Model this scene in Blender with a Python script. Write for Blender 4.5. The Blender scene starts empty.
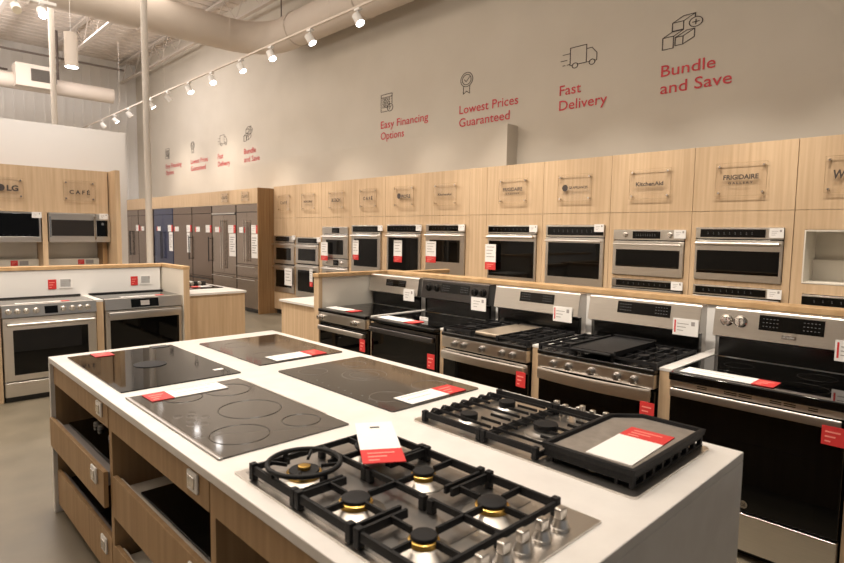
import bpy, bmesh, math, random
from mathutils import Vector, Matrix
random.seed(7)
PI = math.pi
sc = bpy.context.scene
COL = sc.collection

# ------------------------------------------------------------------ camera
CAM = Vector((0, 0, 1.66))
YAW, PIT, ROLL, FPX = 0.770314, 0.084336, 0.014839, 574.6
F = Vector((math.sin(YAW)*math.cos(PIT), math.cos(YAW)*math.cos(PIT), -math.sin(PIT)))
Rt = Vector((math.cos(YAW), -math.sin(YAW), 0)); Up = Rt.cross(F)
R2 = math.cos(ROLL)*Rt + math.sin(ROLL)*Up; U2 = -math.sin(ROLL)*Rt + math.cos(ROLL)*Up
cd = bpy.data.cameras.new('camera'); cam = bpy.data.objects.new('camera', cd); COL.objects.link(cam)
cam.matrix_world = Matrix(((R2.x, U2.x, -F.x, CAM.x), (R2.y, U2.y, -F.y, CAM.y), (R2.z, U2.z, -F.z, CAM.z), (0, 0, 0, 1)))
cd.sensor_width = 36; cd.lens = FPX/844*36; cd.clip_end = 100
cd.dof.use_dof = True; cd.dof.focus_distance = 4.3; cd.dof.aperture_fstop = 4.0
sc.camera = cam

# ------------------------------------------------------------------ world, lights, exposure
w = bpy.data.worlds.new('world'); sc.world = w; w.use_nodes = True
w.node_tree.nodes['Background'].inputs[0].default_value = (0.95, 0.93, 0.92, 1)
w.node_tree.nodes['Background'].inputs[1].default_value = 0.20
sc.view_settings.view_transform = 'Standard'; sc.view_settings.look = 'None'
sc.view_settings.gamma = 1; sc.view_settings.exposure = -0.19
sc.view_settings.use_curve_mapping = False
WARM = (1.0, 0.885, 0.755)
def spot(loc, target, power, angle=70, blend=0.6, rad=0.06, col=WARM, name='lamp'):
    l = bpy.data.lights.new(name, 'SPOT'); l.energy = power; l.spot_size = math.radians(angle); l.spot_blend = blend
    l.shadow_soft_size = rad; l.color = col
    o = bpy.data.objects.new(name, l); COL.objects.link(o)
    o.location = loc; o.rotation_euler = (Vector(target)-Vector(loc)).to_track_quat('-Z', 'Y').to_euler()
    return o
def area(loc, sx, sy, power, col=WARM, rot=(0, 0, 0), name='area_fill'):
    l = bpy.data.lights.new(name, 'AREA'); l.shape = 'RECTANGLE'; l.size = sx; l.size_y = sy; l.energy = power; l.color = col
    o = bpy.data.objects.new(name, l); COL.objects.link(o); o.location = loc; o.rotation_euler = rot
    return o
# lamps over the island and the near aisle
for (x, y, tx, ty, p) in ((1.2, 1.0, 1.4, 1.6, 215), (1.9, 2.6, 1.6, 2.4, 215), (1.0, 3.6, 1.4, 3.4, 215),
                          (-.8, 4.6, 0.9, 6.4, 260), (2.0, 4.6, 2.2, 6.5, 260),
                          (1.2, 6.2, 1.4, 7.0, 170), (2.6, 6.4, 2.8, 7.2, 170)):
    spot((x, y, 4.5), (tx, ty, 0.9), p, 75, 0.8, 0.08)
# lamps on the nearer rail, aimed at the row of ranges
for y in (0.4, 1.3, 2.2, 3.1, 4.0, 4.8):
    spot((2.0, y, 4.5), (3.75, y-0.1, 1.1), 150 if y < 1.5 else 235, 58, 0.7, 0.06)
# lamps of the rail by the oven wall that hang outside the photograph's frame
for y in (-0.2, 1.0, 2.2, 3.4, 4.6):
    spot((4.5, y, 4.5), (5.9, y, 1.75), 225, 58, .8, .05)
# broad unseen overhead area lights; the upturned ones are added to brighten the deck
area((1.5, 3.0, 5.85), 5, 7, 170)
area((1.5, 10.5, 5.85), 5, 7, 300, (1, 0.88, 0.76))
area((2.5, 15.0, 6.3), 5, 3, 330, (1, 0.93, 0.9))
area((-.7, 14.0, 3.9), 1.2, 5, 560, (1, .92, .86), (PI, 0, 0))
area((-2.5, 6.0, 4.2), 3, 8, 420, (1, .9, .8), (PI, 0, 0))
# unseen wash added so the left wall brightens the steel; then partition spots
area((-3.4, 8.2, 4.4), 1, 4, 170, (1, .92, .82), (0, math.radians(36), 0))
spot((2.0, 6.9, 4.6), (1.6, 9.5, 2.9), 85, 75, 0.8, 0.08, (1, 0.98, 0.97))
spot((0.7, 7.0, 4.6), (0.7, 9.5, 2.9), 65, 75, 0.8, 0.08, (1, 0.98, 0.97))

# ------------------------------------------------------------------ materials
def mat(name, col, rough=0.5, metal=0.0, spec=0.5, emis=None, estr=0.0, coat=0.0):
    m = bpy.data.materials.new(name); m.use_nodes = True
    b = m.node_tree.nodes['Principled BSDF']
    b.inputs['Base Color'].default_value = (*col, 1); b.inputs['Roughness'].default_value = rough
    b.inputs['Metallic'].default_value = metal; b.inputs['Specular IOR Level'].default_value = spec
    if coat: b.inputs['Coat Weight'].default_value = coat; b.inputs['Coat Roughness'].default_value = 0.05
    if emis: b.inputs['Emission Color'].default_value = (*emis, 1); b.inputs['Emission Strength'].default_value = estr
    return m
def noisy(m, c1, c2, scale=(1, 1, 1), nscale=4.0, detail=4.0, rough=None, bump=0.0, coords='Object', lo=0.35, hi=0.65):
    nt = m.node_tree; N = nt.nodes; L = nt.links; b = N['Principled BSDF']
    tc = N.new('ShaderNodeTexCoord'); mp = N.new('ShaderNodeMapping'); mp.inputs['Scale'].default_value = scale
    nz = N.new('ShaderNodeTexNoise'); nz.inputs['Scale'].default_value = nscale; nz.inputs['Detail'].default_value = detail
    rp = N.new('ShaderNodeValToRGB')
    rp.color_ramp.elements[0].position = lo; rp.color_ramp.elements[1].position = hi
    rp.color_ramp.elements[0].color = (*c1, 1); rp.color_ramp.elements[1].color = (*c2, 1)
    if coords == 'World':
        gm = N.new('ShaderNodeNewGeometry'); L.new(gm.outputs['Position'], mp.inputs['Vector'])
    else:
        L.new(tc.outputs[coords], mp.inputs['Vector'])
    L.new(mp.outputs[0], nz.inputs['Vector']); L.new(nz.outputs[0], rp.inputs[0]); L.new(rp.outputs[0], b.inputs['Base Color'])
    if rough:
        mr = N.new('ShaderNodeMapRange'); mr.inputs['To Min'].default_value = rough[0]; mr.inputs['To Max'].default_value = rough[1]
        L.new(nz.outputs[0], mr.inputs['Value']); L.new(mr.outputs[0], b.inputs['Roughness'])
    if bump:
        bp = N.new('ShaderNodeBump'); bp.inputs['Strength'].default_value = bump; bp.inputs['Distance'].default_value = 0.002
        L.new(nz.outputs[0], bp.inputs['Height']); L.new(bp.outputs[0], b.inputs['Normal'])
    return m
M = {}
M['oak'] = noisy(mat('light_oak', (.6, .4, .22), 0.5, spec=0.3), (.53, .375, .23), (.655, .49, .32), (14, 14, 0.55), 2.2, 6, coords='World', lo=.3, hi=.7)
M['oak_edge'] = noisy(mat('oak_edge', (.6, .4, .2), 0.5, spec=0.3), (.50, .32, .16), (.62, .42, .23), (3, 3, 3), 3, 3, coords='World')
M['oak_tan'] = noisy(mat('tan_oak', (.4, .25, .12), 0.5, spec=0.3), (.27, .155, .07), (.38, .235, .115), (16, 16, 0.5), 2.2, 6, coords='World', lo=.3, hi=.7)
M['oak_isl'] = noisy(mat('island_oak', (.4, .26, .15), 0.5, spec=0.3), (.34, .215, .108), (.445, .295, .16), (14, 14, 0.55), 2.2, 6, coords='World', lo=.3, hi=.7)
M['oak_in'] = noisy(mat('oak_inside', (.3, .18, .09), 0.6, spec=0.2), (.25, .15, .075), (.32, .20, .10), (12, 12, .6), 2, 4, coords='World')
M['quartz'] = noisy(mat('white_quartz', (.8, .78, .75), 0.32, spec=0.4), (.72, .695, .665), (.77, .75, .72), (1, 1, 1), 9, 6, coords='World')
M['paint'] = noisy(mat('wall_paint', (.6, .53, .45), 0.85, spec=0.2), (.615, .57, .495), (.645, .60, .525), (1, 1, 1), 1.2, 3, coords='World')
M['dimpaint'] = mat('beige_paint', (.40, .365, .32), .8, spec=.2)
M['white'] = mat('white_paint', (.82, .81, .79), 0.7, spec=0.25)
M['cream'] = mat('cream_laminate', (.74, .70, .62), 0.55, spec=0.3)
M['deck'] = noisy(mat('deck_white', (.55, .49, .44), 0.8, spec=0.2), (.72, .65, .59), (.78, .71, .65), (1, 1, 1), 2, 3, coords='World')
M['duct'] = mat('duct_white', (.66, .59, .52), 0.7, spec=0.2)
M['steelwhite'] = mat('joist_white', (.62, .56, .51), 0.7, spec=0.2)
M['post'] = mat('post_grey', (.56, .52, .47), .5)
M['conduit'] = mat('conduit_grey', (.16, .13, .115), 0.6)
M['floor'] = noisy(mat('concrete_floor', (.36, .32, .25), 0.4, spec=0.35), (.145, .125, .09), (.20, .172, .125), (1, 1, 1), 2.2, 8, rough=(.3, .55), coords='World')
def brushed(name, c, rough, axis_scale, aniso=0.0):
    m = mat(name, c, rough, 1.0)
    c1 = tuple(v*0.95 for v in c)
    return noisy(m, c1, c, axis_scale, 6.0, 2, rough=(rough*0.92, rough*1.08), coords='Object')
M['steel'] = brushed('brushed_steel', (.72, .69, .65), .30, (1.5, 60, 60))
M['steelv'] = brushed('brushed_steel_upright', (.70, .67, .63), .3, (60, 60, 1.2))
M['steeldk'] = brushed('grey_steel', (.46, .44, .42), .32, (1.5, 60, 60))
M['burnersteel'] = mat('burner_steel', (.50, .47, .43), .38, 1.0)
M['blacksteel'] = brushed('black_steel', (.10, .095, .095), .28, (1.5, 60, 60))
M['bronze'] = brushed('bronze_steel', (.27, .20, .155), .25, (1.5, 50, 50))
M['fsteel'] = brushed('fridge_steel', (.40, .33, .275), .24, (60, 60, 1.2))
M['navy'] = mat('navy_enamel', (.018, .026, .075), .25)
M['chrome'] = mat('chrome', (.75, .72, .68), .12, 1.0)
M['glass'] = mat('black_glass', (.002, .002, .002), .03, spec=0.32)
M['gglass'] = mat('grey_cooktop_glass', (.085, .075, .066), .07, spec=0.5)
M['bglass'] = mat('brown_cooktop_glass', (.028, .023, .019), .05, spec=0.55)
M['black'] = mat('black_enamel', (.005, .005, .005), .22)
M['iron'] = noisy(mat('cast_iron', (.02, .02, .021), .5, spec=.25), (.006, .006, .007), (.013, .013, .014), (1, 1, 1), 120, 2, rough=(.5, .7), bump=0.15)
M['dark'] = mat('dark_plastic', (.02, .02, .02), .4)
M['brass'] = mat('brass', (.70, .45, .12), .25, 1.0)
M['griddle'] = noisy(mat('seasoned_plate', (.30, .27, .24), .5, .3), (.24, .215, .19), (.30, .27, .24), (1, 1, 1), 30, 4, rough=(.4, .6))
M['warmplate'] = mat('griddle_steel', (.50, .43, .34), .35, .8)
M['card'] = mat('white_card', (.86, .85, .83), .6, spec=.3)
M['red'] = mat('red_card', (.64, .045, .045), .5, spec=.3)
M['greyprint'] = mat('light_grey_print', (.42, .42, .42), .6)
M['print'] = mat('grey_print', (.35, .33, .32), .7)
M['pinkprint'] = mat('pale_print', (.88, .30, .25), .7)
M['ring'] = mat('printed_ring', (.16, .14, .125), .35)
M['ringd'] = mat('dark_ring', (.018, .016, .014), .3)
M['redtext'] = mat('red_vinyl', (.62, .055, .07), .6)
M['ink'] = mat('black_vinyl', (.06, .045, .04), .6)
M['goldink'] = mat('bronze_letters', (.16, .08, .03), .4)
M['led'] = mat('display_marks', (.22, .23, .24), .5, emis=(.8, .85, .9), estr=.0)
M['lamp'] = mat('lamp_face', (1, 1, 1), .5, emis=(1, .96, .93), estr=22)
M['lampoff'] = mat('lamp_face_dim', (.8, .74, .6), .5)
M['louver'] = mat('louver', (.10, .085, .07), .6)
# clear acrylic: see-through with a mirror sheen that follows the Fresnel law
m = bpy.data.materials.new('clear_acrylic'); m.use_nodes = True; nt = m.node_tree; nt.nodes.clear()
o_ = nt.nodes.new('ShaderNodeOutputMaterial'); mx = nt.nodes.new('ShaderNodeMixShader'); fr = nt.nodes.new('ShaderNodeFresnel')
tr = nt.nodes.new('ShaderNodeBsdfTransparent'); gl = nt.nodes.new('ShaderNodeBsdfGlossy'); gl.inputs['Roughness'].default_value = .04
tr.inputs[0].default_value = (.995, .993, .99, 1); fr.inputs[0].default_value = 1.49
gb = nt.nodes.new('ShaderNodeNewGeometry'); fm = nt.nodes.new('ShaderNodeMath'); fm.operation = 'SUBTRACT'; fm.use_clamp = True
nt.links.new(fr.outputs[0], fm.inputs[0]); nt.links.new(gb.outputs['Backfacing'], fm.inputs[1])
nt.links.new(fm.outputs[0], mx.inputs[0]); nt.links.new(tr.outputs[0], mx.inputs[1]); nt.links.new(gl.outputs[0], mx.inputs[2]); nt.links.new(mx.outputs[0], o_.inputs[0])
M['acrylic'] = m
M['acedge'] = mat('acrylic_edge', (.50, .36, .22), .2)

# ------------------------------------------------------------------ mesh helpers
class MB:
    def __init__(s): s.bm = bmesh.new()
    def box(s, x0, x1, y0, y1, z0, z1, bev=0.0, seg=2):
        if x1 < x0: x0, x1 = x1, x0
        if y1 < y0: y0, y1 = y1, y0
        if z1 < z0: z0, z1 = z1, z0
        g = bmesh.ops.create_cube(s.bm, size=1)
        for v in g['verts']:
            v.co = Vector(((x0+x1)/2+v.co.x*(x1-x0), (y0+y1)/2+v.co.y*(y1-y0), (z0+z1)/2+v.co.z*(z1-z0)))
        if bev:
            es = {e for v in g['verts'] for e in v.link_edges}
            bmesh.ops.bevel(s.bm, geom=list(es), offset=min(bev, (x1-x0)*.45, (y1-y0)*.45, (z1-z0)*.45), segments=seg, affect='EDGES', profile=.5)
        return s
    def prism(s, pts, axis, a, b):
        """polygon pts extruded along an axis from a to b: axis 'x' -> pts are (y,z); 'y' -> (x,z); 'z' -> (x,y)"""
        f = {'x': lambda p, t: (t, p[0], p[1]), 'y': lambda p, t: (p[0], t, p[1]), 'z': lambda p, t: (p[0], p[1], t)}[axis]
        A = [s.bm.verts.new(f(p, a)) for p in pts]; B = [s.bm.verts.new(f(p, b)) for p in pts]
        n = len(pts)
        s.bm.faces.new(A); s.bm.faces.new(list(reversed(B)))
        for i in range(n): s.bm.faces.new((A[i], B[i], B[(i+1) % n], A[(i+1) % n]))
        return s
    def tube(s, pts, r, n=10, closed=False):
        pts = [Vector(p) for p in pts]; rings = []
        m = len(pts)
        for i, p in enumerate(pts):
            if closed: d = pts[(i+1) % m]-pts[i-1]
            else: d = (pts[min(i+1, m-1)]-pts[max(i-1, 0)])
            d.normalize()
            a = d.cross(Vector((0, 0, 1)))
            if a.length < .05: a = d.cross(Vector((1, 0, 0)))
            a.normalize(); b = d.cross(a)
            rings.append([s.bm.verts.new(p+(a*math.cos(2*PI*k/n)+b*math.sin(2*PI*k/n))*r) for k in range(n)])
        for i in range(m if closed else m-1):
            A, B = rings[i], rings[(i+1) % m]
            for k in range(n): s.bm.faces.new((A[k], A[(k+1) % n], B[(k+1) % n], B[k]))
        if not closed: s.bm.faces.new(list(reversed(rings[0]))); s.bm.faces.new(rings[-1])
        return s
    def cyl(s, p0, p1, r, n=20): return s.tube([p0, p1], r, n)
    def lathe(s, prof, c, axis='z', n=24):
        """profile of (radius, height) turned about an axis through c"""
        f = {'z': lambda r, t, h: (c[0]+r*math.cos(t), c[1]+r*math.sin(t), c[2]+h),
             'y': lambda r, t, h: (c[0]+r*math.cos(t), c[1]+h, c[2]+r*math.sin(t))}[axis]
        rings = [[s.bm.verts.new(f(max(r, 1e-4), 2*PI*k/n, h)) for k in range(n)] for r, h in prof]
        for A, B in zip(rings, rings[1:]):
            for k in range(n): s.bm.faces.new((A[k], A[(k+1) % n], B[(k+1) % n], B[k]))
        s.bm.faces.new(list(reversed(rings[0]))); s.bm.faces.new(rings[-1])
        return s
    def bar(s, p0, p1, wdt, hgt, taper=1.0):
        """flat bar between two points at the same height; p are at the top"""
        p0 = Vector(p0); p1 = Vector(p1); d = (p1-p0).normalized(); a = Vector((-d.y, d.x, 0))*wdt/2
        vs = []
        for p in (p0, p1):
            for sx, dz, k in ((-1, 0, .75), (1, 0, .75), (1, -hgt, 1), (-1, -hgt, 1)):
                vs.append(s.bm.verts.new(p+a*sx*k+Vector((0, 0, dz))))
        for f in ((0, 1, 2, 3), (7, 6, 5, 4), (0, 4, 5, 1), (1, 5, 6, 2), (2, 6, 7, 3), (3, 7, 4, 0)): s.bm.faces.new([vs[i] for i in f])
        return s
    def ribbon(s, pts, wd, y, t=0.003, closed=False):
        """flat stroke in the x-z plane at depth y, front face at y-t"""
        P = list(pts)+([pts[0]] if closed else [])
        for (x0, z0), (x1, z1) in zip(P, P[1:]):
            dx, dz = x1-x0, z1-z0; L = math.hypot(dx, dz)
            if L < 1e-6: continue
            ux, uz = dx/L*wd/2, dz/L*wd/2; nx, nz = -uz, ux
            q = [(x0-ux+nx, z0-uz+nz), (x0-ux-nx, z0-uz-nz), (x1+ux-nx, z1+uz-nz), (x1+ux+nx, z1+uz+nz)]
            s.prism(q, 'y', y-t, y)
        return s
    def build(s, name, m, parent=None, kind=None):
        bmesh.ops.recalc_face_normals(s.bm, faces=s.bm.faces[:])
        me = bpy.data.meshes.new(name); s.bm.to_mesh(me); s.bm.free()
        me.polygons.foreach_set('use_smooth', [True]*len(me.polygons)); me.set_sharp_from_angle(angle=math.radians(46))
        me.materials.append(M[m] if isinstance(m, str) else m)
        o = bpy.data.objects.new(name, me); COL.objects.link(o)
        if len(me.polygons) > 6:
            wn = o.modifiers.new('normals', 'WEIGHTED_NORMAL'); wn.weight = 80; wn.keep_sharp = True
        if parent: o.parent = parent
        if kind: o['kind'] = kind
        return o
def tag(o, label, cat, group=None):
    o['label'] = label; o['category'] = cat; o['kind'] = 'thing'
    if group: o['group'] = group
    return o
def thing(name, label, cat, loc=(0, 0, 0), rz=0.0, group=None):
    o = bpy.data.objects.new(name, None); COL.objects.link(o); o.empty_display_size = .1
    o.location = loc; o.rotation_euler = (0, 0, rz)
    return tag(o, label, cat, group)
def bx(name, m, parent, *a, bev=0.0, kind=None): return MB().box(*a, bev=bev).build(name, m, parent, kind)
RW = -PI/2          # things whose front faces -X (right wall): local x -> -Y, local y -> +X
_tc = {}
def text_verts(s, off=.006):
    if (s, off) in _tc: return _tc[(s, off)]
    cu = bpy.data.curves.new('t', 'FONT'); cu.body = s; cu.size = 1; cu.extrude = 0; cu.offset = off; cu.resolution_u = 3
    o = bpy.data.objects.new('t', cu); COL.objects.link(o)
    dg = bpy.context.evaluated_depsgraph_get(); dg.update()
    me = bpy.data.meshes.new_from_object(o.evaluated_get(dg))
    vs = [(v.co.x, v.co.y) for v in me.vertices]; fs = [tuple(p.vertices) for p in me.polygons]
    bpy.data.objects.remove(o); bpy.data.curves.remove(cu); bpy.data.meshes.remove(me)
    _tc[(s, off)] = (vs, fs); return vs, fs
def text(mb, s, x, z, cap, y, width=None, align='l', spread=None, shear=0.0, flat=False, off=.006):
    """letters in the local x-z plane (or x-y when flat), baseline at z, capital height cap"""
    vs, fs = text_verts(s, off)
    if not vs: return mb
    k = cap/0.70; x0 = min(v[0] for v in vs); x1 = max(v[0] for v in vs)
    kx = k if width is None else width/(x1-x0)
    W = (x1-x0)*kx
    ox = x if align == 'l' else (x-W/2 if align == 'c' else x-W)
    P = [mb.bm.verts.new((ox+(a-x0)*kx+shear*b*k, z+b*k, y) if flat else (ox+(a-x0)*kx+shear*b*k, y, z+b*k)) for a, b in vs]
    for f in fs:
        try: mb.bm.faces.new([P[i] for i in f])
        except ValueError: pass
    return mb
def lettering(parent, items, y, m='ink', name='lettering'):
    mb = MB()
    for it in items: text(mb, it[0], it[1], it[2], it[3], y, *it[4:])
    bmesh.ops.solidify(mb.bm, geom=mb.bm.faces[:], thickness=-0.0015) if False else None
    return mb.build(name, m, parent)

# ------------------------------------------------------------------ the building
XR, YF, ZC = 6.55, 20.2, 6.9
XL, YB = -6.0, -5.0
bx('floor', 'floor', None, XL, XR+.3, YB, YF+.3, -.1, 0, kind='structure')
wr = bx('wall_right', 'paint', None, XR, XR+.2, YB, YF+.2, 0, ZC, kind='structure')
mb = MB().box(XL, XR+.2, YF, YF+.2, 0, ZC)
x = XL
while x < XR: mb.box(x, x+.05, YF-.025, YF, 2.6, ZC); x += .25
mb.build('wall_far', 'white', None, 'structure')
mb = MB().box(XL, XR+.2, YB, YF+.2, ZC, ZC+.1)
y = YB
while y < YF: mb.box(XL, XR, y, y+.09, ZC-.018, ZC); y += .3
mb.build('ceiling', 'deck', None, 'structure')
bx('wall_left', 'dimpaint', None, XL+.5, XL+.7, YB, YF+.2, 0, ZC, kind='structure')
# low furred-out wall block behind the tall oven cabinets
bx('wall_furring', 'paint', None, 6.32, XR, 4.90, 12.9, 0, 3.15, kind='structure')
# bar joists along Y, girders along X
def joist(x):
    mb = MB(); zt, zb = ZC-.06, ZC-.62
    mb.box(x-.05, x+.05, -2, YF, zt-.05, zt); mb.box(x-.045, x+.045, -2, YF, zb-.045, zb)
    y = -2; up = True
    while y < YF-.5:
        a, b = (zb, zt-.04) if up else (zt-.04, zb)
        mb.tube([(x, y, a), (x, y+.55, b)], .011, 6); y += .55; up = not up
    return mb.build('trim_joist', 'steelwhite', None, 'structure')
for i in range(6): joist(-3.4+i*1.9)
for i, (y, z) in enumerate(((13.2, ZC-.7), (18.2, ZC-.72), (19.3, ZC-1.0), (19.6, ZC-1.3))):
    tag(MB().cyl((-3, y, z), (5.6 if i < 2 else 3.0, y, z), .028, 8).build('ceiling_pipe', 'conduit', None), 'thin dark conduit under the roof deck, ' + ('second from the near side', 'third from the near side', 'beside the far wall, upper of two', 'beside the far wall, lower of two')[i], 'pipe', 'conduits under the roof')
# steel posts
tag(MB().cyl((2.86, 8.42, 0), (2.86, 8.42, ZC), .043, 20).build('support_pole', 'post', None), 'slim pale round post rising behind the partition in front of the refrigerators', 'post')
tag(MB().cyl((2.65, 12.6, 0), (2.65, 12.6, ZC), .05, 16).build('support_pole', 'post', None), 'slim grey post showing above the white partition near the lamp cylinder', 'post')
# the big round duct: a run across the hall, an elbow, a run along the wall
DZ, DR = 5.42, .30
def dx(t): return Vector(t)
pts = [(-5.2, 10.85, DZ), (5.2, 10.85, DZ)]
for k in range(1, 9):
    a = k/8*PI/2; pts.append((5.2+.8*math.sin(a), 10.85-.8*(1-math.cos(a)), DZ))
pts.append((6.0, -3, DZ))
du = thing('air_duct', 'large round white duct that bends and runs along the wall top', 'duct', (0, 0, 0))
MB().tube(pts, DR, 28).build('pipe', 'duct', du)
for y in (9.6, 7.6, 5.6):
    MB().tube([(6.0+DR*1.02*math.cos(k/24*2*PI), y, DZ+DR*1.02*math.sin(k/24*2*PI)) for k in range(24)], .012, 6, True).build('seam_ring', 'duct', du)
for x in (3.6, 2.0, .4):
    MB().tube([(x, 10.85+DR*1.02*math.cos(k/24*2*PI), DZ+DR*1.02*math.sin(k/24*2*PI)) for k in range(24)], .012, 6, True).build('seam_ring', 'duct', du)
for x in (3.9, 1.1): MB().cyl((x, 10.85, DZ+DR), (x, 10.85, ZC), .012, 6).build('hanger', 'conduit', du)
for y in (10.2, 7.2, 4.2): MB().cyl((6.0, y, DZ+DR), (6.0, y, ZC), .012, 6).build('hanger', 'conduit', du)
sd = thing('air_duct', 'smaller round duct with a grille box, high at the back of the hall', 'duct', (0, 18, 5.33))
MB().cyl((-4, 0, .03), (5.22, 0, .03), .20, 24).build('pipe', 'duct', sd)
MB().box(2.9, 3.75, -.42, .1, -.13, .42).build('grille_box', 'duct', sd)
g = MB().box(3.22, 3.78, -.435, -.42, .02, .32).build('grille', 'louver', sd)
mb = MB()
for k in range(7): mb.box(3.24, 3.76, -.45, -.435, .04+k*.04, .05+k*.04)
mb.build('louver', 'louver', sd)
for x in (3.9, 1.0): MB().cyl((x, 0, .2), (x, 0, 1.5), .03, 8).build('hanger', 'conduit', sd)
# hanging lamp cylinder
pl = thing('pendant_lamp', 'white cylinder lamp hanging under the joists', 'lamp', (2.20, 9.37, 3.90))
MB().lathe([(.083, 0), (.083, .46), (.02, .47), (.02, .48)], (0, 0, 0), n=28).build('body', 'duct', pl)
MB().lathe([(.078, -.004), (.078, 0)], (0, 0, 0), n=28).build('lamp_face', 'lamp', pl)
MB().cyl((0, 0, .47), (0, 0, ZC-3.87), .003, 6).build('cord', 'white', pl)
# track rail with spotlights
rail = thing('track_rail', 'long white lighting rail hung along the lettered wall', 'rail', (4.8, 0, 4.58))
MB().box(-.014, .014, 2.2, 19.6, .01, .036).build('rail', 'duct', rail)
for y in (4, 6.9, 9.9, 13, 16): MB().cyl((0, y, .04), (0, y, ZC-4.58), .002, 5).build('hanger_wire', 'duct', rail)
def head(x, y, z, target, label, on=True, power=0, group='spotlights on the long rail', ang=58):
    t = thing('track_spotlight', label, 'spotlight', (x, y, z), 0, group)
    d = (Vector(target)-Vector((x, y, z-.13))).normalized(); c = Vector((0, 0, -.13))
    MB().cyl((0, 0, 0), (0, 0, -.085), .012, 8).box(-.03, .03, -.05, .05, -.025, .0).build('mount', 'white', t)
    MB().cyl(c-d*.06, c+d*.075, .058, 18).build('lamp_can', 'white', t)
    MB().cyl(c+d*.0755, c+d*.08, .056, 18).build('lamp_face', 'lamp' if on else 'lampoff', t)
    if power:
        l = spot((0, 0, 0), (0, 0, -1), power, ang, 1.0, .05); l.name = 'bulb'; l.parent = t
        l.location = c+d*.1; l.rotation_euler = d.to_track_quat('-Z', 'Y').to_euler()
    return t
ords = ['first', 'second', 'third', 'fourth', 'fifth', 'sixth', 'seventh', 'eighth', 'ninth', 'tenth', 'eleventh', 'twelfth']
ys = [6.23, 7.36, 8.48, 9.50, 10.65, 11.70, 12.80, 13.82, 15.32, 16.41, 17.45, 18.70]
for i, y in enumerate(ys):
    on = i not in (6, 8, 10, 11)
    if y > 12: tgt, pw = (6.5, y-.3, 2.6), 95
    else: tgt, pw = ((5.9, y-1.7, 1.3) if i % 2 else (5.2, y-2.2, 1.0)), 250
    head(4.8, y, 4.58, tgt, 'white track spotlight, %s from the near end of the long rail' % ords[i], on, pw if on else 0, ang=85 if y > 12 else 58)
for i, (x, y, on) in enumerate(((1.92, 9.62, True), (1.63, 9.68, False))):
    head(x, y, 4.76, (x+.1, y-2.6, 2.4), ('lit white spotlight beside the hanging lamp cylinder', 'unlit white spotlight, outermost beside the lit one')[i], on, 0, 'spotlights above the white partition')
r2 = thing('track_rail', 'short white lighting rail above the white partition', 'rail', (0, 9.65, 4.76))
MB().box(-2, 2.1, -.018, .018, 0, .04).build('rail', 'white', r2)
for x in (0, 2): MB().cyl((x, 0, .04), (x, 0, ZC-4.76), .005, 5).build('hanger_wire', 'white', r2)
# ------------------------------------------------------------------ cards and tags
def card(label, loc, w_, h_, rz=RW, red=None, lines=3, lay=False, group=None, cat='price card', name='price_card', back='card', tilt=0.0):
    """upright card: local x right, z up from its lower edge, face -y. red: ('left'|'right'|'bottom'|'top'|'all', share)"""
    t = thing(name, label, cat, loc, rz, group)
    if lay: t.rotation_euler = (-PI/2, 0, rz) if lay is True else lay
    if tilt: t.rotation_euler = (tilt, 0, rz)
    x0, x1, z0, z1 = -w_/2, w_/2, 0, h_
    rx = None
    if red:
        side, sh = red
        if side == 'left': rx = (x0, x0+w_*sh, z0, z1); bxx = (rx[1], x1, z0, z1)
        elif side == 'right': rx = (x1-w_*sh, x1, z0, z1); bxx = (x0, rx[0], z0, z1)
        elif side == 'bottom': rx = (x0, x1, z0, z0+h_*sh); bxx = (x0, x1, rx[3], z1)
        elif side == 'top': rx = (x0, x1, z1-h_*sh, z1); bxx = (x0, x1, z0, rx[2])
        else: rx = (x0, x1, z0, z1); bxx = None
    else: bxx = (x0, x1, z0, z1)
    if bxx: bx('sheet', back, t, bxx[0], bxx[1], -.003, 0, bxx[2], bxx[3])
    if rx:
        bx('red_panel', 'red', t, rx[0], rx[1], -.003, 0, rx[2], rx[3])['label'] = 'red printed panel'
        mb = MB(); a, b, c, d = rx; rw, rh = b-a, d-c
        for k in range(2 if not rx or rh < .06 else 3):
            z = d-rh*(.3+.25*k); mb.box(a+rw*.15, a+rw*(.8-.2*k), -.0036, -.003, z-rh*.04, z+rh*.04)
        mb.build('print', 'pinkprint', t)
    if bxx and lines:
        mb = MB(); a, b, c, d = bxx; rw, rh = b-a, d-c
        for k in range(lines):
            z = d-rh*(.16+.72*k/max(1, lines)); mb.box(a+rw*.12, a+rw*(.85-.25*((k*7) % 3)/2), -.0036, -.003, z-rh*.018, z+rh*.018)
        mb.build('print', 'print', t)
    return t
def info_tag(label, loc, w_=.105, h_=.08, rz=RW, group=None, redside=False, grey=False):
    """framed white information card with a small printed block"""
    t = thing('information_card', label, 'price card', loc, rz, group)
    bx('sheet', 'card', t, -w_/2, w_/2, -.006, 0, 0, h_)
    if grey: bx('printed_panel', 'greyprint', t, -w_*.42, w_*.34, -.0064, -.006, h_*.14, h_*.9)
    mb = MB()
    for k in range(3): mb.box(-w_*.33, w_*(.12-.1*k), -.0068, -.006, h_*(.68-.2*k), h_*(.72-.2*k))
    mb.box(w_*.22, w_*.36, -.0068, -.006, h_*.62, h_*.86)
    mb.build('print', 'print', t)
    if redside: bx('red_edge', 'red', t, -w_*.44, -w_*.38, -.0068, -.006, h_*.15, h_*.9)
    return t

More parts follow.
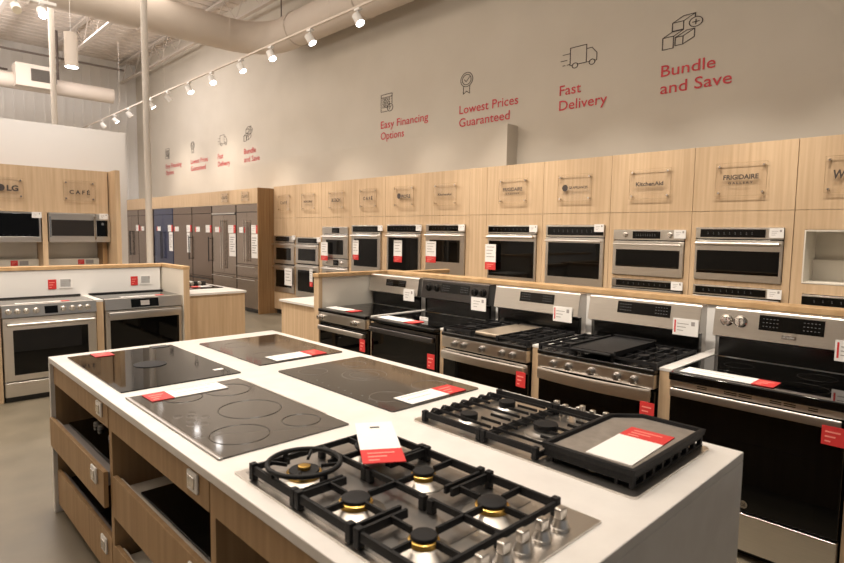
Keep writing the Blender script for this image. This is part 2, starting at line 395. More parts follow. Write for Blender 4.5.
# ------------------------------------------------------------------ wall lettering
def icon(parent, kind):
    mb = MB(); W = .011
    if kind == 'finance':
        mb.ribbon([(0, .02), (0, .37), (.30, .37), (.30, .16)], W, 0); mb.ribbon([(0, .02), (.17, .02)], W, 0)
        for z in (.31,): mb.ribbon([(0, z), (.30, z)], W, 0)
        for gx in (.05, .12, .19):
            for gz in (.10, .17, .24): mb.ribbon([(gx, gz), (gx+.045, gz), (gx+.045, gz+.045), (gx, gz+.045)], W*.8, 0, closed=True)
        mb.ribbon([(.25+.075*math.cos(a*PI/10), .085+.075*math.sin(a*PI/10)) for a in range(20)], W, 0, closed=True)
        mb.ribbon([(.22, .05), (.28, .12)], W, 0)
    elif kind == 'award':
        for r, n in ((.125, 24), (.09, 20)): mb.ribbon([(.14+r*math.cos(a*2*PI/n), .25+r*math.sin(a*2*PI/n)) for a in range(n)], W, 0, closed=True)
        mb.ribbon([(.09, .255), (.13, .215), (.20, .29)], W, 0)
        mb.ribbon([(.075, .14), (.075, .0), (.14, .045), (.205, .0), (.205, .14)], W, 0)
    elif kind == 'truck':
        mb.ribbon([(.17, .06), (.13, .06), (.13, .35), (.37, .35), (.37, .06), (.24, .06)], W, 0)
        mb.ribbon([(.37, .28), (.45, .28), (.52, .18), (.52, .06), (.49, .06)], W, 0); mb.ribbon([(.42, .06), (.37, .06)], W, 0)
        for c in (.205, .455): mb.ribbon([(c+.042*math.cos(a*PI/8), .045+.042*math.sin(a*PI/8)) for a in range(16)], W, 0, closed=True)
        mb.ribbon([(.02, .26), (.13, .26)], W, 0); mb.ribbon([(-.01, .16), (.08, .16)], W, 0); mb.ribbon([(.02, .08), (.05, .08)], W, 0); mb.ribbon([(.09, .08), (.13, .08)], W, 0)
    else:
        def cube(x, z, w1, h1, dx, dz):
            mb.ribbon([(x, z), (x+w1, z), (x+w1, z+h1), (x, z+h1)], W, 0, closed=True)
            mb.ribbon([(x, z+h1), (x+dx, z+h1+dz), (x+w1+dx, z+h1+dz), (x+w1, z+h1)], W, 0)
        cube(.11, .27, .13, .13, .13, .08); mb.ribbon([(.37, .48), (.37, .42)], W, 0)
        cube(.0, .0, .13, .19, .11, .07); cube(.15, .03, .09, .13, .13, .08); mb.ribbon([(.24, .03), (.37, .11), (.37, .24)], W, 0)
        mb.ribbon([(.38+.075*math.cos(a*PI/10), .34+.075*math.sin(a*PI/10)) for a in range(20)], W, 0, closed=True)
        mb.ribbon([(.345, .34), (.415, .34)], W, 0); mb.ribbon([(.38, .305), (.38, .375)], W, 0)
    return mb.build('icon', 'ink', parent)
def decal(y, l1, l2, w1, w2, kind, label, cap=.125):
    t = thing('wall_decal', label, 'wall lettering', (XR-.002, y, 3.27), RW, 'service lettering on the wall'); t['kind'] = 'thing'
    lettering(t, [(l1, 0, .18, cap, w1), (l2, 0, -.01, cap, w2)], -.004, 'redtext')
    i = icon(t, kind); i.location = ({'truck': .015}.get(kind, 0), 0, {'finance': .445, 'award': .465, 'truck': .49, 'bundle': .475}[kind])
    i.scale = {'finance': (.95, 1, .82), 'award': (.95, 1, .82), 'truck': (.95, 1, .74), 'bundle': (.93, 1, .67)}[kind]
    return t
for near, dy, yy in ((1, '', (7.83, 5.99, 4.245, 2.925)), (0, ' high above the far refrigerators', (17.75, 15.93, 14.25, 12.85))):
    s = 'red lettering and a %s icon' + (' on the plain wall above the ovens' if near else dy)
    decal(yy[0], 'Easy Financing', 'Options', 1.17, .60, 'finance', (s % 'calculator') + ', about financing')
    decal(yy[1], 'Lowest Prices', 'Guaranteed', 1.09, .95, 'award', (s % 'ribbon award') + ', about prices')
    decal(yy[2], 'Fast', 'Delivery', .31, .67, 'truck', (s % 'truck') + ', about delivery')
    decal(yy[3], 'Bundle', 'and Save', .58, .75, 'bundle', (s % 'stacked boxes') + ', about bundles')

# ------------------------------------------------------------------ built-in ovens on the right wall
def oven_front(t, w_, z0, z1, panel=.10, glass_panel=True, knobs=(), disp=None, win=(.08, .13), gap=.012, hz=None, steel='steel', hr=.011, gl=True, door_bottom=None, full_glass=False):
    """one oven cavity: panel on top, door with window and bar handle below; local z0..z1, front at y=0"""
    x0, x1 = -w_/2, w_/2
    pz = z1-panel
    if panel > 0:
        p = bx('control_panel', steel, t, x0, x1, -.02, .0, pz, z1, bev=.003)
        if glass_panel:
            a, b = disp or (-.84, .84)
            bx('display', 'glass', p, x0+(a+1)/2*w_, x0+(b+1)/2*w_, -.024, -.02, pz+panel*.14, z1-panel*.14)
            mb = MB()
            for k in range(9):
                xx = x0+w_*((a+1)/2+(b-a)/2*(.12+.085*k))
                mb.box(xx, xx+.008, -.0246, -.024, pz+panel*.42, pz+panel*.46); mb.box(xx, xx+.005, -.0246, -.024, pz+panel*.55, pz+panel*.60)
            mb.build('display_markings', 'led', p)
        for k in knobs:
            mb = MB(); mb.lathe([(.016, -.036), (.019, -.032), (.021, -.008), (.028, -.004), (.028, 0)], (k, -.02, pz+panel*.5), 'y', 20)
            mb.build('knob', 'chrome', p)
    d0 = z0+(door_bottom or 0); d1 = pz-gap
    d = bx('door', steel if not full_glass else 'glass', t, x0, x1, -.022, .0, d0, d1, bev=.004)
    bx('window', 'glass', d, x0+win[0]*w_, x1-win[0]*w_, -.026, -.022, d0+win[1]*(d1-d0)*1.3, d1-.085 if hz is None else d1-hz)
    h = d1-.035
    mb = MB().tube([(x0+.035, -.02, h), (x0+.035, -.062, h)], .008, 8).tube([(x1-.035, -.02, h), (x1-.035, -.062, h)], .008, 8).tube([(x0+.02, -.062, h), (x1-.02, -.062, h)], hr, 10)
    mb.build('handle', steel if steel != 'blacksteel' else 'blacksteel', d)
    return d
def oven(label, yc, zs, w_=.755, group='built-in ovens along the right-hand wall', **kw):
    """zs: list of (z0,z1,options) cavities"""
    zb = min(z[0] for z in zs)
    t = thing('built_in_oven', label, 'oven', (5.9, yc, zb), RW, group)
    for z0, z1, o in zs:
        oven_front(t, w_, z0-zb, z1-zb, **o)
    zt = max(z[1] for z in zs)
    bx('housing', 'dark', t, -w_/2+.02, w_/2-.02, .001, .42, .01, zt-zb-.01)
    return t
G6 = 1.09
specs = [ # centre y, cavities, label
 (1.825, [(1.25, 1.752, dict(panel=.105, disp=(-.88, .62), win=(.03, .13), hz=.10, hr=.02))], 'compact stainless oven with a wide handle, in the last full bay before the empty niche', (1.25, 1.752)),
 (1.825, [(.52, 1.195, dict(panel=.09, disp=(-.94, .7)))], 'lower oven whose top strip shows below the compact wide-handled one', None),
 (2.69, [(1.245, 1.725, dict(panel=.105, disp=(-.42, .36), knobs=(-.24, .235), win=(.05, .19), hz=.09, hr=.008))], 'compact stainless oven with two round knobs on its panel', None),
 (2.69, [(.55, 1.2, dict(panel=.085, disp=(-.86, .92), steel='steeldk'))], 'lower oven whose top strip shows below the two-knob one', None),
 (3.56, [(1.08, 1.775, dict(panel=.135, disp=(-.93, .98), win=(.055, .13), hz=.055))], 'single oven with full-width dark panel, beside the two-knob oven', None),
 (4.455, [(1.085, 1.77, dict(panel=.10, disp=(-.97, .95), win=(.035, .05), hz=.085, hr=.02))], 'single oven with a hanging white and red tag on the door, between two bare-wood gaps', None),
 (5.62, [(1.07, 1.782, dict(panel=.105, disp=(-.84, .95), win=(.11, .24), hz=.10))], 'single oven with a wide white-framed door, black window set well inside', None),
 (6.49, [(1.0, 1.78, dict(panel=.125, disp=(-.96, .98), win=(.06, .10), hz=.06))], 'single oven with a tag across the middle of its window', None),
 (7.40, [(1.0, 1.77, dict(panel=.125, disp=(-.9, .98), win=(.1, .12), hz=.08))], 'single oven with a bright ledge above its brown window', None),
 (8.26, [(1.2, 1.74, dict(panel=.12, disp=(-.2, .35), win=(.17, .12), hz=.09)), (.55, 1.185, dict(panel=.13, disp=(-.1, .3), knobs=(-.22, .2), win=(.17, .12), hz=.09))], 'double oven with small square displays and white handles', None),
 (9.14, [(1.06, 1.545, dict(panel=.12, disp=(-.8, .9), win=(.12, .12), hz=.08)), (.42, 1.045, dict(panel=0, win=(.1, .14), hz=.1))], 'double oven with dark panel and plain steel doors, second from the fridge cabinet', None),
 (9.962, [(1.02, 1.56, dict(panel=.12, disp=(-.8, .55), win=(.14, .14), hz=.1)), (.46, 1.005, dict(panel=0, win=(.12, .14), hz=.1))], 'double oven with steel doors, next to the fridge cabinet', None)]
for yc, zs, lab, _ in specs: oven(lab, yc, zs)

# tall oak cabinets that hold them
def tall_cabinet(y0, y1, openings, label, niche=None):
    """y0>y1 world ends; openings: z ranges over a .765 wide hole centred at given y"""
    yc = (y0+y1)/2; hw = (y0-y1)/2
    t = thing('oven_cabinet', label, 'cabinet', (5.9, yc, 0), RW, 'tall oak cabinets on the right-hand wall')
    g = .0022
    bx('upper_panel', 'oak', t, -hw+g, hw-g, 0, .02, 1.912, 2.53)
    mb = MB()
    zs = sorted(openings, key=lambda o: o[1])
    z = .1
    for yo, z0, z1, ww in zs:
        xo = yc-yo
        mb.box(-hw+g, hw-g, 0, .02, z, z0-.004)
        mb.box(-hw+g, xo-ww/2, 0, .02, z0-.004, z1+.004); mb.box(xo+ww/2, hw-g, 0, .02, z0-.004, z1+.004)
        z = z1+.004
    mb.box(-hw+g, hw-g, 0, .02, z, 1.908)
    mb.build('lower_panel', 'oak', t)
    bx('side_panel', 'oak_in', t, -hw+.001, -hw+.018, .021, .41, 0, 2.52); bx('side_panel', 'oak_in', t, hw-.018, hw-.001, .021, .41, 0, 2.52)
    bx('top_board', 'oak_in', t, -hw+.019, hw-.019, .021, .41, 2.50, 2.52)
    bx('plinth', 'dark', t, -hw+.02, hw-.02, .05, .07, 0, .099)
    if niche:
        yo, z0, z1, ww = niche; xo = yc-yo; L = MB(); th = .012
        L.box(xo-ww/2+.001, xo-ww/2+th, .0, .38, z0, z1); L.box(xo+ww/2-th, xo+ww/2-.001, .0, .38, z0, z1)
        L.box(xo-ww/2+th, xo+ww/2-th, .0, .38, z0, z0+th); L.box(xo-ww/2+th, xo+ww/2-th, .0, .38, z1-th, z1)
        L.box(xo-ww/2, xo+ww/2, .38, .39, z0, z1); L.box(xo-ww/2+th, xo+ww/2-th, .33, .38, z0+th, z0+.2)
        L.build('niche_lining', 'cream', t)
    return t
bounds = [1.38, 2.255, 3.13, 4.005, 4.88, 5.18, 6.055, 6.93, 7.80, 8.68, 9.55, 10.36]
op = {}
for yc, zs, lab, _ in specs:
    op.setdefault(round(yc, 2), []).extend([(yc, min(z[0] for z in zs), max(z[1] for z in zs), .763)])
names = {1.82: 'around the compact wide-handled oven', 2.69: 'around the two-knob compact oven', 3.56: 'around the oven with the full-width dark panel', 4.46: 'around the single oven beside the blank filler',
         5.62: 'around the oven with the white-framed door', 6.49: 'around the oven tagged across its window', 7.4: 'around the oven with the bright ledge', 8.26: 'around the double oven with square displays', 9.14: 'around the second double oven from the fridge cabinet', 9.96: 'around the double oven next to the fridge cabinet'}
for i in range(len(bounds)-1):
    a, b = bounds[i+1], bounds[i]
    here = [(k, v) for k, v in op.items() if b < k < a]
    if here: tall_cabinet(a, b, here[0][1], 'light oak tall cabinet '+names[min(names, key=lambda n: abs(n-here[0][0]))])
    else: tall_cabinet(a, b, [], 'narrow blank oak filler cabinet between two single ovens')
tall_cabinet(1.378, .505, [(.94, 1.27, 1.735, .71), (.90, .5, 1.175, .763)], 'light oak tall cabinet with an empty cream niche', (.94, 1.27, 1.735, .71))
oven('lower oven with a black front under the empty niche', .90, [(.5, 1.172, dict(panel=.10, disp=(-1, 1), full_glass=True))])
tall_cabinet(.503, -.37, [], 'plain light oak tall cabinet beyond the niche')

# tags on the ovens (hung on the handles or set at the panel corner)
def oven_tag(label, y0, y1, z0, z1, red, x=5.822, two=True):
    card(label, (x, (y0+y1)/2, z0), abs(y1-y0), z1-z0, RW, ('bottom', red) if red else None, 4, name='hang_tag', cat='price tag', group='tall tags on the ovens')
oven_tag('white and red tag hanging on the oven door beside the blank filler', 4.82, 4.645, 1.198, 1.528, .30)
oven_tag('white and red tag at the edge of the white-framed oven door', 5.975, 5.77, 1.235, 1.544, .30, 5.868)
oven_tag('white and red tag in the middle of an oven window', 6.683, 6.495, 1.207, 1.545, .28, 5.868)
oven_tag('white and red tag on the brown-windowed oven with the bright ledge', 7.722, 7.565, 1.199, 1.525, .26, 5.868)
oven_tag('white and red tag on the double oven with square displays', 8.585, 8.385, 1.153, 1.473, .26)
oven_tag('narrow white and red tag low on the second double oven', 8.954, 8.857, .649, .972, .28)
oven_tag('plain white tall tag on the lower door beside the fridge cabinet', 9.825, 9.556, .614, .944, 0)
for lab, y, z in (('oven beside the blank filler', 4.11, 1.69), ('white-framed oven', 5.285, 1.695), ('window-tagged oven', 6.13, 1.69), ('bright-ledge oven', 7.01, 1.682),
                  ('oven with the full-width dark panel', 3.235, 1.70), ('two-knob oven', 2.35, 1.643), ('strip below the two-knob oven', 2.355, 1.12),
                  ('wide-handled compact oven', 1.50, 1.662), ('strip below the wide-handled compact oven', 1.487, 1.112), ('double oven by the fridge cabinet', 9.565, 1.49), ('second double oven', 8.725, 1.47)):
    info_tag('small white information card at the panel corner of the '+lab, (5.868, y, z), .115, .085, RW, 'small cards on the ovens')

# clear brand plaques on standoffs
def plaque(label, pos, z0, wd, hg, rz, draw, group='clear plaques on the oak panels'):
    t = thing('acrylic_plaque', label, 'sign', (pos[0], pos[1], z0), rz, group)
    bx('plate', 'acrylic', t, -wd/2, wd/2, -.030, -.024, 0, hg)
    e = MB()
    e.box(-wd/2, wd/2, -.0302, -.0238, -.002, .0012); e.box(-wd/2, wd/2, -.0302, -.0238, hg-.001, hg+.001)
    e.box(-wd/2-.001, -wd/2+.001, -.0302, -.0238, 0, hg); e.box(wd/2-.001, wd/2+.001, -.0302, -.0238, 0, hg)
    e.build('plate_edge', 'acedge', t)
    for sx in (-1, 1):
        for z in (.03, hg-.03): MB().cyl((sx*(wd/2-.03), -.038, z), (sx*(wd/2-.03), 0, z), .010, 12).build('standoff', 'chrome', t)
    mb = MB(); draw(mb, wd, hg); mb.build('lettering', 'ink' if rz != 0 else 'ink', t)
    return t
Yl = -.0315
def T(s, cap, width=None, dz=0.0, shear=0.0):
    return lambda mb, wd, hg: text(mb, s, 0, hg/2-cap/2+dz, cap, Yl, width, 'c', None, shear, False, .03)
def disc(mb, x, z, r, n=24):
    vs = [mb.bm.verts.new((x+r*math.cos(2*PI*k/n), Yl, z+r*math.sin(2*PI*k/n))) for k in range(n)]; mb.bm.faces.new(vs)
def both(*fs):
    def f(mb, wd, hg):
        for q in fs: q(mb, wd, hg)
    return f
frig = both(T('FRIGIDAIRE', .042, .30, .02), T('G A L L E R Y', .018, .21, -.035))
ge = both(lambda mb, wd, hg: disc(mb, -.12, hg/2, .038), lambda mb, wd, hg: text(mb, 'GE APPLIANCES', -.07, hg/2-.012, .026, Yl, .24, off=.03))
prof = both(lambda mb, wd, hg: disc(mb, -.10, hg/2+.01, .042), lambda mb, wd, hg: text(mb, 'PROFILE', -.045, hg/2-.022, .05, Yl, .20, off=.03))
kaid = T('KitchenAid', .04, .29)
cafe = T('C A F É', .05, .24)
PL = [(1.825, frig, 'clear plaque with two-line brand lettering above the wide-handled compact oven'), (2.69, kaid, 'clear plaque with bold dark script above the two-knob compact oven'),
      (3.57, ge, 'clear plaque with a round emblem above the full-width-panel oven'), (4.445, frig, 'clear plaque with two-line lettering above the oven beside the blank filler'),
      (5.62, T('KitchenAid', .03, .26), 'clear plaque with a thin dark name above the white-framed oven'), (6.48, prof, 'clear plaque with a round emblem above the window-tagged oven'),
      (7.335, cafe, 'clear plaque with spaced capitals above the bright-ledge oven'), (8.21, T('BOSCH', .055, .25), 'clear plaque with a bold name and bright glare above the square-display double oven'),
      (9.08, T('MONOGRAM', .035, .28), 'clear plaque with a dark bar-like name above the second double oven'), (9.93, cafe, 'clear plaque with spaced capitals next to the fridge cabinet'),
      (.955, T('Whirlpool', .07, .33, 0, .1), 'clear plaque with slanted lettering above the empty niche')]
for y, f, lab in PL: plaque(lab, (5.9, y), 2.05, .435, .305, RW, f)
# ------------------------------------------------------------------ refrigerators along the same wall
def fridge(label, y0, y1, m, kind, dtop=2.185, group='refrigerators along the wall'):
    w_ = y0-y1; t = thing('refrigerator', label, 'refrigerator', (5.575, (y0+y1)/2, 0), RW, group)
    x0, x1 = -w_/2+.006, w_/2-.006
    bx('cabinet_body', 'dark', t, x0, x1, .03, .70, .02, dtop)
    top = dtop
    if kind['grille']:
        bx('grille_panel', m, t, x0, x1, 0, .028, dtop-.155, dtop, bev=.003)
        if kind['grille'] == 2: bx('grille_bar', 'chrome', t, x0+.01, x1-.01, -.02, 0, dtop-.19, dtop-.16)
        top = dtop-.20 if kind['grille'] == 2 else dtop-.16
    zd = kind['split']
    if kind['doors'] == 2: cols = [(x0, -.002), (.002, x1)]
    else: cols = [(x0, x1)]
    for i, (a, b) in enumerate(cols):
        d = bx('door', m, t, a, b, 0, .028, zd+.004, top-.004, bev=.004)
        hx = (b-.045 if i == 0 else a+.045) if kind['doors'] == 2 else b-.06
        hz0, hz1 = kind.get('hz', (zd+.12, zd+1.15))
        MB().tube([(hx, .0, hz0+.03), (hx, -.05, hz0+.03)], .008, 8).tube([(hx, .0, hz1-.03), (hx, -.05, hz1-.03)], .008, 8).tube([(hx, -.05, hz0), (hx, -.05, hz1)], .012, 10).build('handle', kind.get('hm', 'chrome'), d)
    z = zd
    for zb in kind['drawers']:
        d = bx('drawer', m, t, x0, x1, 0, .028, zb+.004, z-.004, bev=.004)
        MB().tube([(x0+.05, -.045, z-.05), (x1-.05, -.045, z-.05)], .011, 8).tube([(x0+.08, 0, z-.05), (x0+.08, -.045, z-.05)], .008, 6).tube([(x1-.08, 0, z-.05), (x1-.08, -.045, z-.05)], .008, 6).build('handle', kind.get('hm', 'chrome'), d)
        z = zb
    bx('toe_grille', 'dark', t, x0, x1, .05, .07, .0, .06)
    return t
K1 = dict(grille=1, doors=2, split=.97, drawers=[.71, .08], hz=(1.03, 1.86))
K2 = dict(grille=2, doors=2, split=.72, drawers=[.08], hz=(.83, 1.88))
K3 = dict(grille=1, doors=1, split=.60, drawers=[.08], hz=(.95, 1.5), hm='dark')
K5 = dict(grille=1, doors=2, split=.60, drawers=[.08], hz=(.9, 1.6), hm='dark')
fridge('steel refrigerator with two long handles and two drawers, next to the ovens', 11.31, 10.40, 'fsteel', K1)
fridge('steel refrigerator with a bright bar under its top grille', 12.47, 11.34, 'fsteel', K2)
fridge('brown glossy refrigerator beside the one with the bright grille bar', 13.56, 12.50, 'bronze', K3)
fridge('brown glossy refrigerator beside the navy one', 14.72, 13.58, 'bronze', K3)
fridge('navy blue refrigerator in the middle of the row', 16.05, 14.75, 'navy', K5)
fridge('dark brown refrigerator just beyond the pale round post', 17.25, 16.1, 'bronze', K3)
fridge('dark brown refrigerator at the far end of the row', 18.4, 17.28, 'bronze', K5)
fs = thing('refrigerator_surround', 'tan oak surround with a top board over the refrigerators', 'cabinet', (0, 0, 0))
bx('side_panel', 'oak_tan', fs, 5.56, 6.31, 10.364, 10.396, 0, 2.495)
bx('top_panel', 'oak', fs, 5.56, 5.58, 10.397, 18.42, 2.192, 2.49)
bx('top_board', 'oak', fs, 5.581, 6.3, 10.397, 18.42, 2.47, 2.49)
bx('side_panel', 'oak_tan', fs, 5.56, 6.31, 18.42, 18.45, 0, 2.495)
for i, y in enumerate((10.85, 11.75)):
    plaque(('pale clear plaque on the oak board over the refrigerator next to the ovens', 'pale clear plaque on the oak board over the refrigerator with the bright grille bar')[i], (5.56, y), 2.24, .30, .2, RW, cafe, 'clear plaques over the refrigerators')
fname = ['steel refrigerator next to the ovens', 'steel refrigerator with the bright grille bar', 'brown refrigerator beside it', 'brown refrigerator beside the navy one', 'navy refrigerator', 'dark brown refrigerator beyond the post']
for i, (a, b) in enumerate(((10.665, 10.41), (11.68, 11.35), (12.80, 12.51), (13.88, 13.60), (15.06, 14.76), (17.45, 17.18))):
    card('white price card with a red end on the '+fname[i], (5.572, (a+b)/2, 1.60), a-b, .165, RW, ('right', .27), 3, group='price cards on the refrigerators')
for i, (a, b) in enumerate(((10.668, 10.37), (11.64, 11.345), None, (13.745, 13.52), (15.0, 14.69))) if False else enumerate(((10.665, 10.41), (11.64, 11.35), (13.87, 13.69), (15.0, 14.76))):
    card('long white information sheet on the '+[fname[0], fname[1], fname[3], fname[4]][i], (5.572, (a+b)/2, 1.11), a-b, .475, RW, None, 7, name='information_sheet', group='sheets on the refrigerators')
for i, (a, b) in enumerate(((11.18, 10.93), (12.315, 12.03), (13.38, 13.12), (14.66, 14.36), (15.83, 15.57), (17.06, 16.80))):
    card('small sticker card by the handles of the '+fname[i], (5.572, (a+b)/2, 1.61), a-b, .115, RW, ('right', .3) if i < 2 else ('left', .2), 2, group='sticker cards on the refrigerators')

# ------------------------------------------------------------------ display fixtures: half walls, wings, dividers, low counters
def oakbox(name, parent, *a, m='oak', bev=.0): return bx(name, m, parent, *a, bev=bev)
hw1 = thing('half_wall', 'white half wall with an oak cap behind the long row of ranges', 'half wall', (0, 0, 0))
bx('panel', 'white', hw1, 4.051, 4.17, -.4, 4.765, 0, 1.212)
bx('cap', 'oak_edge', hw1, 4.035, 4.185, -.4, 4.78, 1.212, 1.25, bev=.004)
wg = thing('wing_panel', 'oak-edged white wing panel closing the far end of the range row', 'partition panel', (0, 0, 0))
bx('panel', 'cream', wg, 3.20, 4.03, 4.71, 4.765, 0, 1.212)
bx('cap', 'oak_edge', wg, 3.15, 4.033, 4.695, 4.79, 1.212, 1.25, bev=.004)
bx('front_edge', 'oak', wg, 3.16, 3.20, 4.70, 4.785, 0, 1.212)
wb = thing('wing_panel', 'oak-capped wing panel on the back of the half wall', 'partition panel', (0, 0, 0))
bx('panel', 'white', wb, 4.19, 4.93, 4.69, 4.74, 0, 1.195); bx('cap', 'oak_edge', wb, 4.187, 4.99, 4.67, 4.76, 1.195, 1.235, bev=.004); bx('front_edge', 'cream', wb, 4.93, 4.98, 4.69, 4.74, 0, 1.195)
divs = [(.402, .472, 'at the near end'), (1.287, 1.357, 'between the black-glass electric range and the range with the cast griddle'), (2.152, 2.222, 'between the two gas ranges'), (3.028, 3.088, 'between the gas range and the black steel range'), (3.912, 3.948, 'between the black steel range and the corner range')]
for a, b, lab in divs:
    t = thing('counter_divider', 'oak white-topped divider '+lab, 'divider', (0, 0, 0), 0, 'dividers between the ranges')
    bx('body', 'oak', t, 3.205, 4.045, a, b, 0, .905); bx('white_top', 'quartz', t, 3.203, 4.047, a-.001, b+.001, .905, .921)
lc = thing('low_counter', 'low oak counter with a white top beyond the wing panel', 'counter', (0, 0, 0))
bx('body', 'oak', lc, 3.22, 4.0, 4.80, 5.50, 0, .90); bx('white_top', 'quartz', lc, 3.20, 4.02, 4.795, 5.52, .90, .922)
# left group
YL = 6.5; HL = 7.1
hw2 = thing('half_wall', 'white half wall with an oak cap behind the two freestanding ranges', 'half wall', (0, 0, 0))
bx('panel', 'white', hw2, -.8, 2.52, HL, HL+.1, 0, 1.212); bx('cap', 'oak_edge', hw2, -.8, 2.535, HL-.012, HL+.115, 1.212, 1.25, bev=.004)
w2 = thing('wing_panel', 'oak-edged white wing panel between the two freestanding ranges and the small island', 'partition panel', (0, 0, 0))
bx('panel', 'cream', w2, 2.545, 2.60, YL-.05, HL+.1, 0, 1.212); bx('cap', 'oak_edge', w2, 2.539, 2.612, YL-.06, HL+.115, 1.212, 1.25, bev=.004); bx('front_edge', 'oak', w2, 2.541, 2.605, YL-.09+.03, YL-.05, 0, 1.212)
for a, b, lab in ((1.677, 1.742, 'between the knobbed range and the touch-panel range'), (.80, .873, 'on the outer side of the knobbed range')):
    t = thing('counter_divider', 'oak white-topped divider '+lab, 'divider', (0, 0, 0), 0, 'dividers between the ranges')
    bx('body', 'oak', t, a, b, YL+.02, HL-.002, 0, .905); bx('white_top', 'quartz', t, a-.001, b+.001, YL+.018, HL-.002, .905, .925)
i2 = thing('small_island', 'oak island with a white top beyond the two freestanding ranges', 'counter', (0, 0, 0))
bx('body', 'oak', i2, 2.625, 3.30, YL, 8.2, 0, .905); bx('white_top', 'quartz', i2, 2.615, 3.315, YL-.015, 8.22, .905, .93)
ct = thing('induction_cooktop', 'small black cooktop with a knobbed display unit on the small oak island', 'cooktop', (2.98, 7.2, .93))
bx('glass_plate', 'glass', ct, -.28, .26, -.25, .3, .0, .008, bev=.003)
bx('back_panel', 'dark', ct, -.27, .25, .25, .29, .008, .05)
for x in (-.18, -.08, .06, .16): MB().lathe([(.022, -.025), (.025, 0)], (x, .25, .03), 'y', 14).build('knob', 'steel', ct)
card('red and white card lying on the small oak island cooktop', (3.05, 7.12, .94), .24, .12, 0, ('left', .4), 2, lay=True, group='price strips lying on cooktops')

# ------------------------------------------------------------------ left cabinets with microwaves
YM = 9.1
mc = thing('microwave_cabinet', 'oak wall cabinet with open bays under two microwaves', 'cabinet', (0, 0, 0))
bx('upper_panel', 'oak', mc, -.6, 2.535, YM, YM+.02, 1.862, 2.462)
bx('top_board', 'oak_in', mc, -.6, 2.535, YM+.021, YM+.39, 2.44, 2.46)
for a, b in ((1.722, 1.782), (.87, .93), (.10, .16)): bx('upright', 'oak', mc, a, b, YM, YM+.39, .0, 1.861)
bx('upright', 'oak_tan', mc, 2.475, 2.535, YM+.10, YM+.39, .93, 1.46)
bx('side_panel', 'oak', mc, 2.55, 2.612, YM-.3, YM+.395, 0, 2.466)
bx('backsplash', 'cream', mc, -.6, 2.54, YM+.375, YM+.39, .93, 1.86)
bx('counter_base', 'oak', mc, -.6, 2.54, YM-.25, YM-.001, 0, .88); bx('counter_top', 'quartz', mc, -.6, 2.545, YM-.28, YM-.001, .881, .92)
bx('lower_trim', 'cream', mc, -.6, 2.474, YM+.30, YM+.374, .93, 1.22)
bx('wall_partition', 'white', None, -6, 2.91, YM+.40, YM+.55, 0, 3.10, kind='structure')
def microwave(label, xc, w_, style):
    t = thing('microwave_oven', label, 'microwave', (xc, YM-.02, 1.462), 0, 'microwaves in the oak cabinet'); h = .394
    bx('housing', 'dark', t, -w_/2+.005, w_/2-.005, .021, .36, .003, h-.003)
    f = 'steel'
    if style == 0:
        bx('door', 'glass', t, -w_/2, w_/2-.02, -.012, .02, .075, h-.02, bev=.003); bx('lower_rail', f, t, -w_/2, w_/2, -.014, .02, 0, .073, bev=.003)
        bx('top_rail', f, t, -w_/2, w_/2, -.012, .02, h-.018, h); bx('side_rail', f, t, w_/2-.019, w_/2, -.012, .02, .075, h-.02)
        mb = MB()
        for k in range(8): mb.box(-.25+k*.07, -.24+k*.07, -.0125, -.012, .09, .094)
        mb.build('display_markings', 'led', t)
    else:
        d = bx('door', f, t, -w_/2, w_/2-.19, -.016, .02, .0, h, bev=.004)
        bx('window', 'bglass', d, -w_/2+.03, w_/2-.21, -.02, -.016, .085, h-.09)
        MB().box(-w_/2+.008, -w_/2+.022, -.03, -.016, .07, h-.05).build('door_bezel', 'chrome', d)
        MB().tube([(w_/2-.2, -.016, .04), (w_/2-.2, -.055, .04), (w_/2-.2, -.055, h-.04), (w_/2-.2, -.016, h-.04)], .010, 8).build('handle', 'chrome', d)
        c = bx('control_panel', f, t, w_/2-.185, w_/2, -.016, .02, .0, h, bev=.004)
        bx('display', 'glass', c, w_/2-.175, w_/2-.035, -.02, -.016, .08, h-.09)
        MB().lathe([(.018, -.012), (.021, 0)], (w_/2-.10, -.02, h-.14), 'y', 18).build('knob', 'chrome', c)
    return t
microwave('over-range microwave with a full black glass door and one steel base rail', 1.325, .752, 0)
microwave('steel microwave with a side control panel, in the bay by the round post', 2.168, .752, 1)
info_tag('white information card at the corner of the black glass microwave', (1.657, YM-.04, 1.783), .11, .076, 0, 'small cards on the microwaves')
info_tag('white information card at the corner of the steel microwave', (2.46, YM-.045, 1.785), .11, .08, 0, 'small cards on the microwaves')
lgd = both(lambda mb, wd, hg: disc(mb, -.03, hg/2, .045), lambda mb, wd, hg: text(mb, 'LG', .035, hg/2-.035, .068, Yl, .125, off=.04))
plaque('clear plaque with two bold capitals over the black glass microwave', (1.31, YM-.001), 2.028, .43, .265, 0, lgd, 'clear plaques over the microwaves')
plaque('clear plaque with spaced capitals over the steel microwave', (2.174, YM-.001), 2.032, .39, .275, 0, T('C A F É', .052, .25, -.02), 'clear plaques over the microwaves')
for i, (x, c) in enumerate(((1.44, 'black glass microwave'), (2.24, 'steel microwave'))):
    card('small red card in the bay under the '+c, (x, YM+.297, 1.135), .08, .07, 0, ('all', 1), 0, group='cards in the bays under the microwaves')
    card('small grey information card in the bay under the '+c, (x+.11, YM+.297, 1.14), .10, .06, 0, None, 3, back='print', group='cards in the bays under the microwaves')
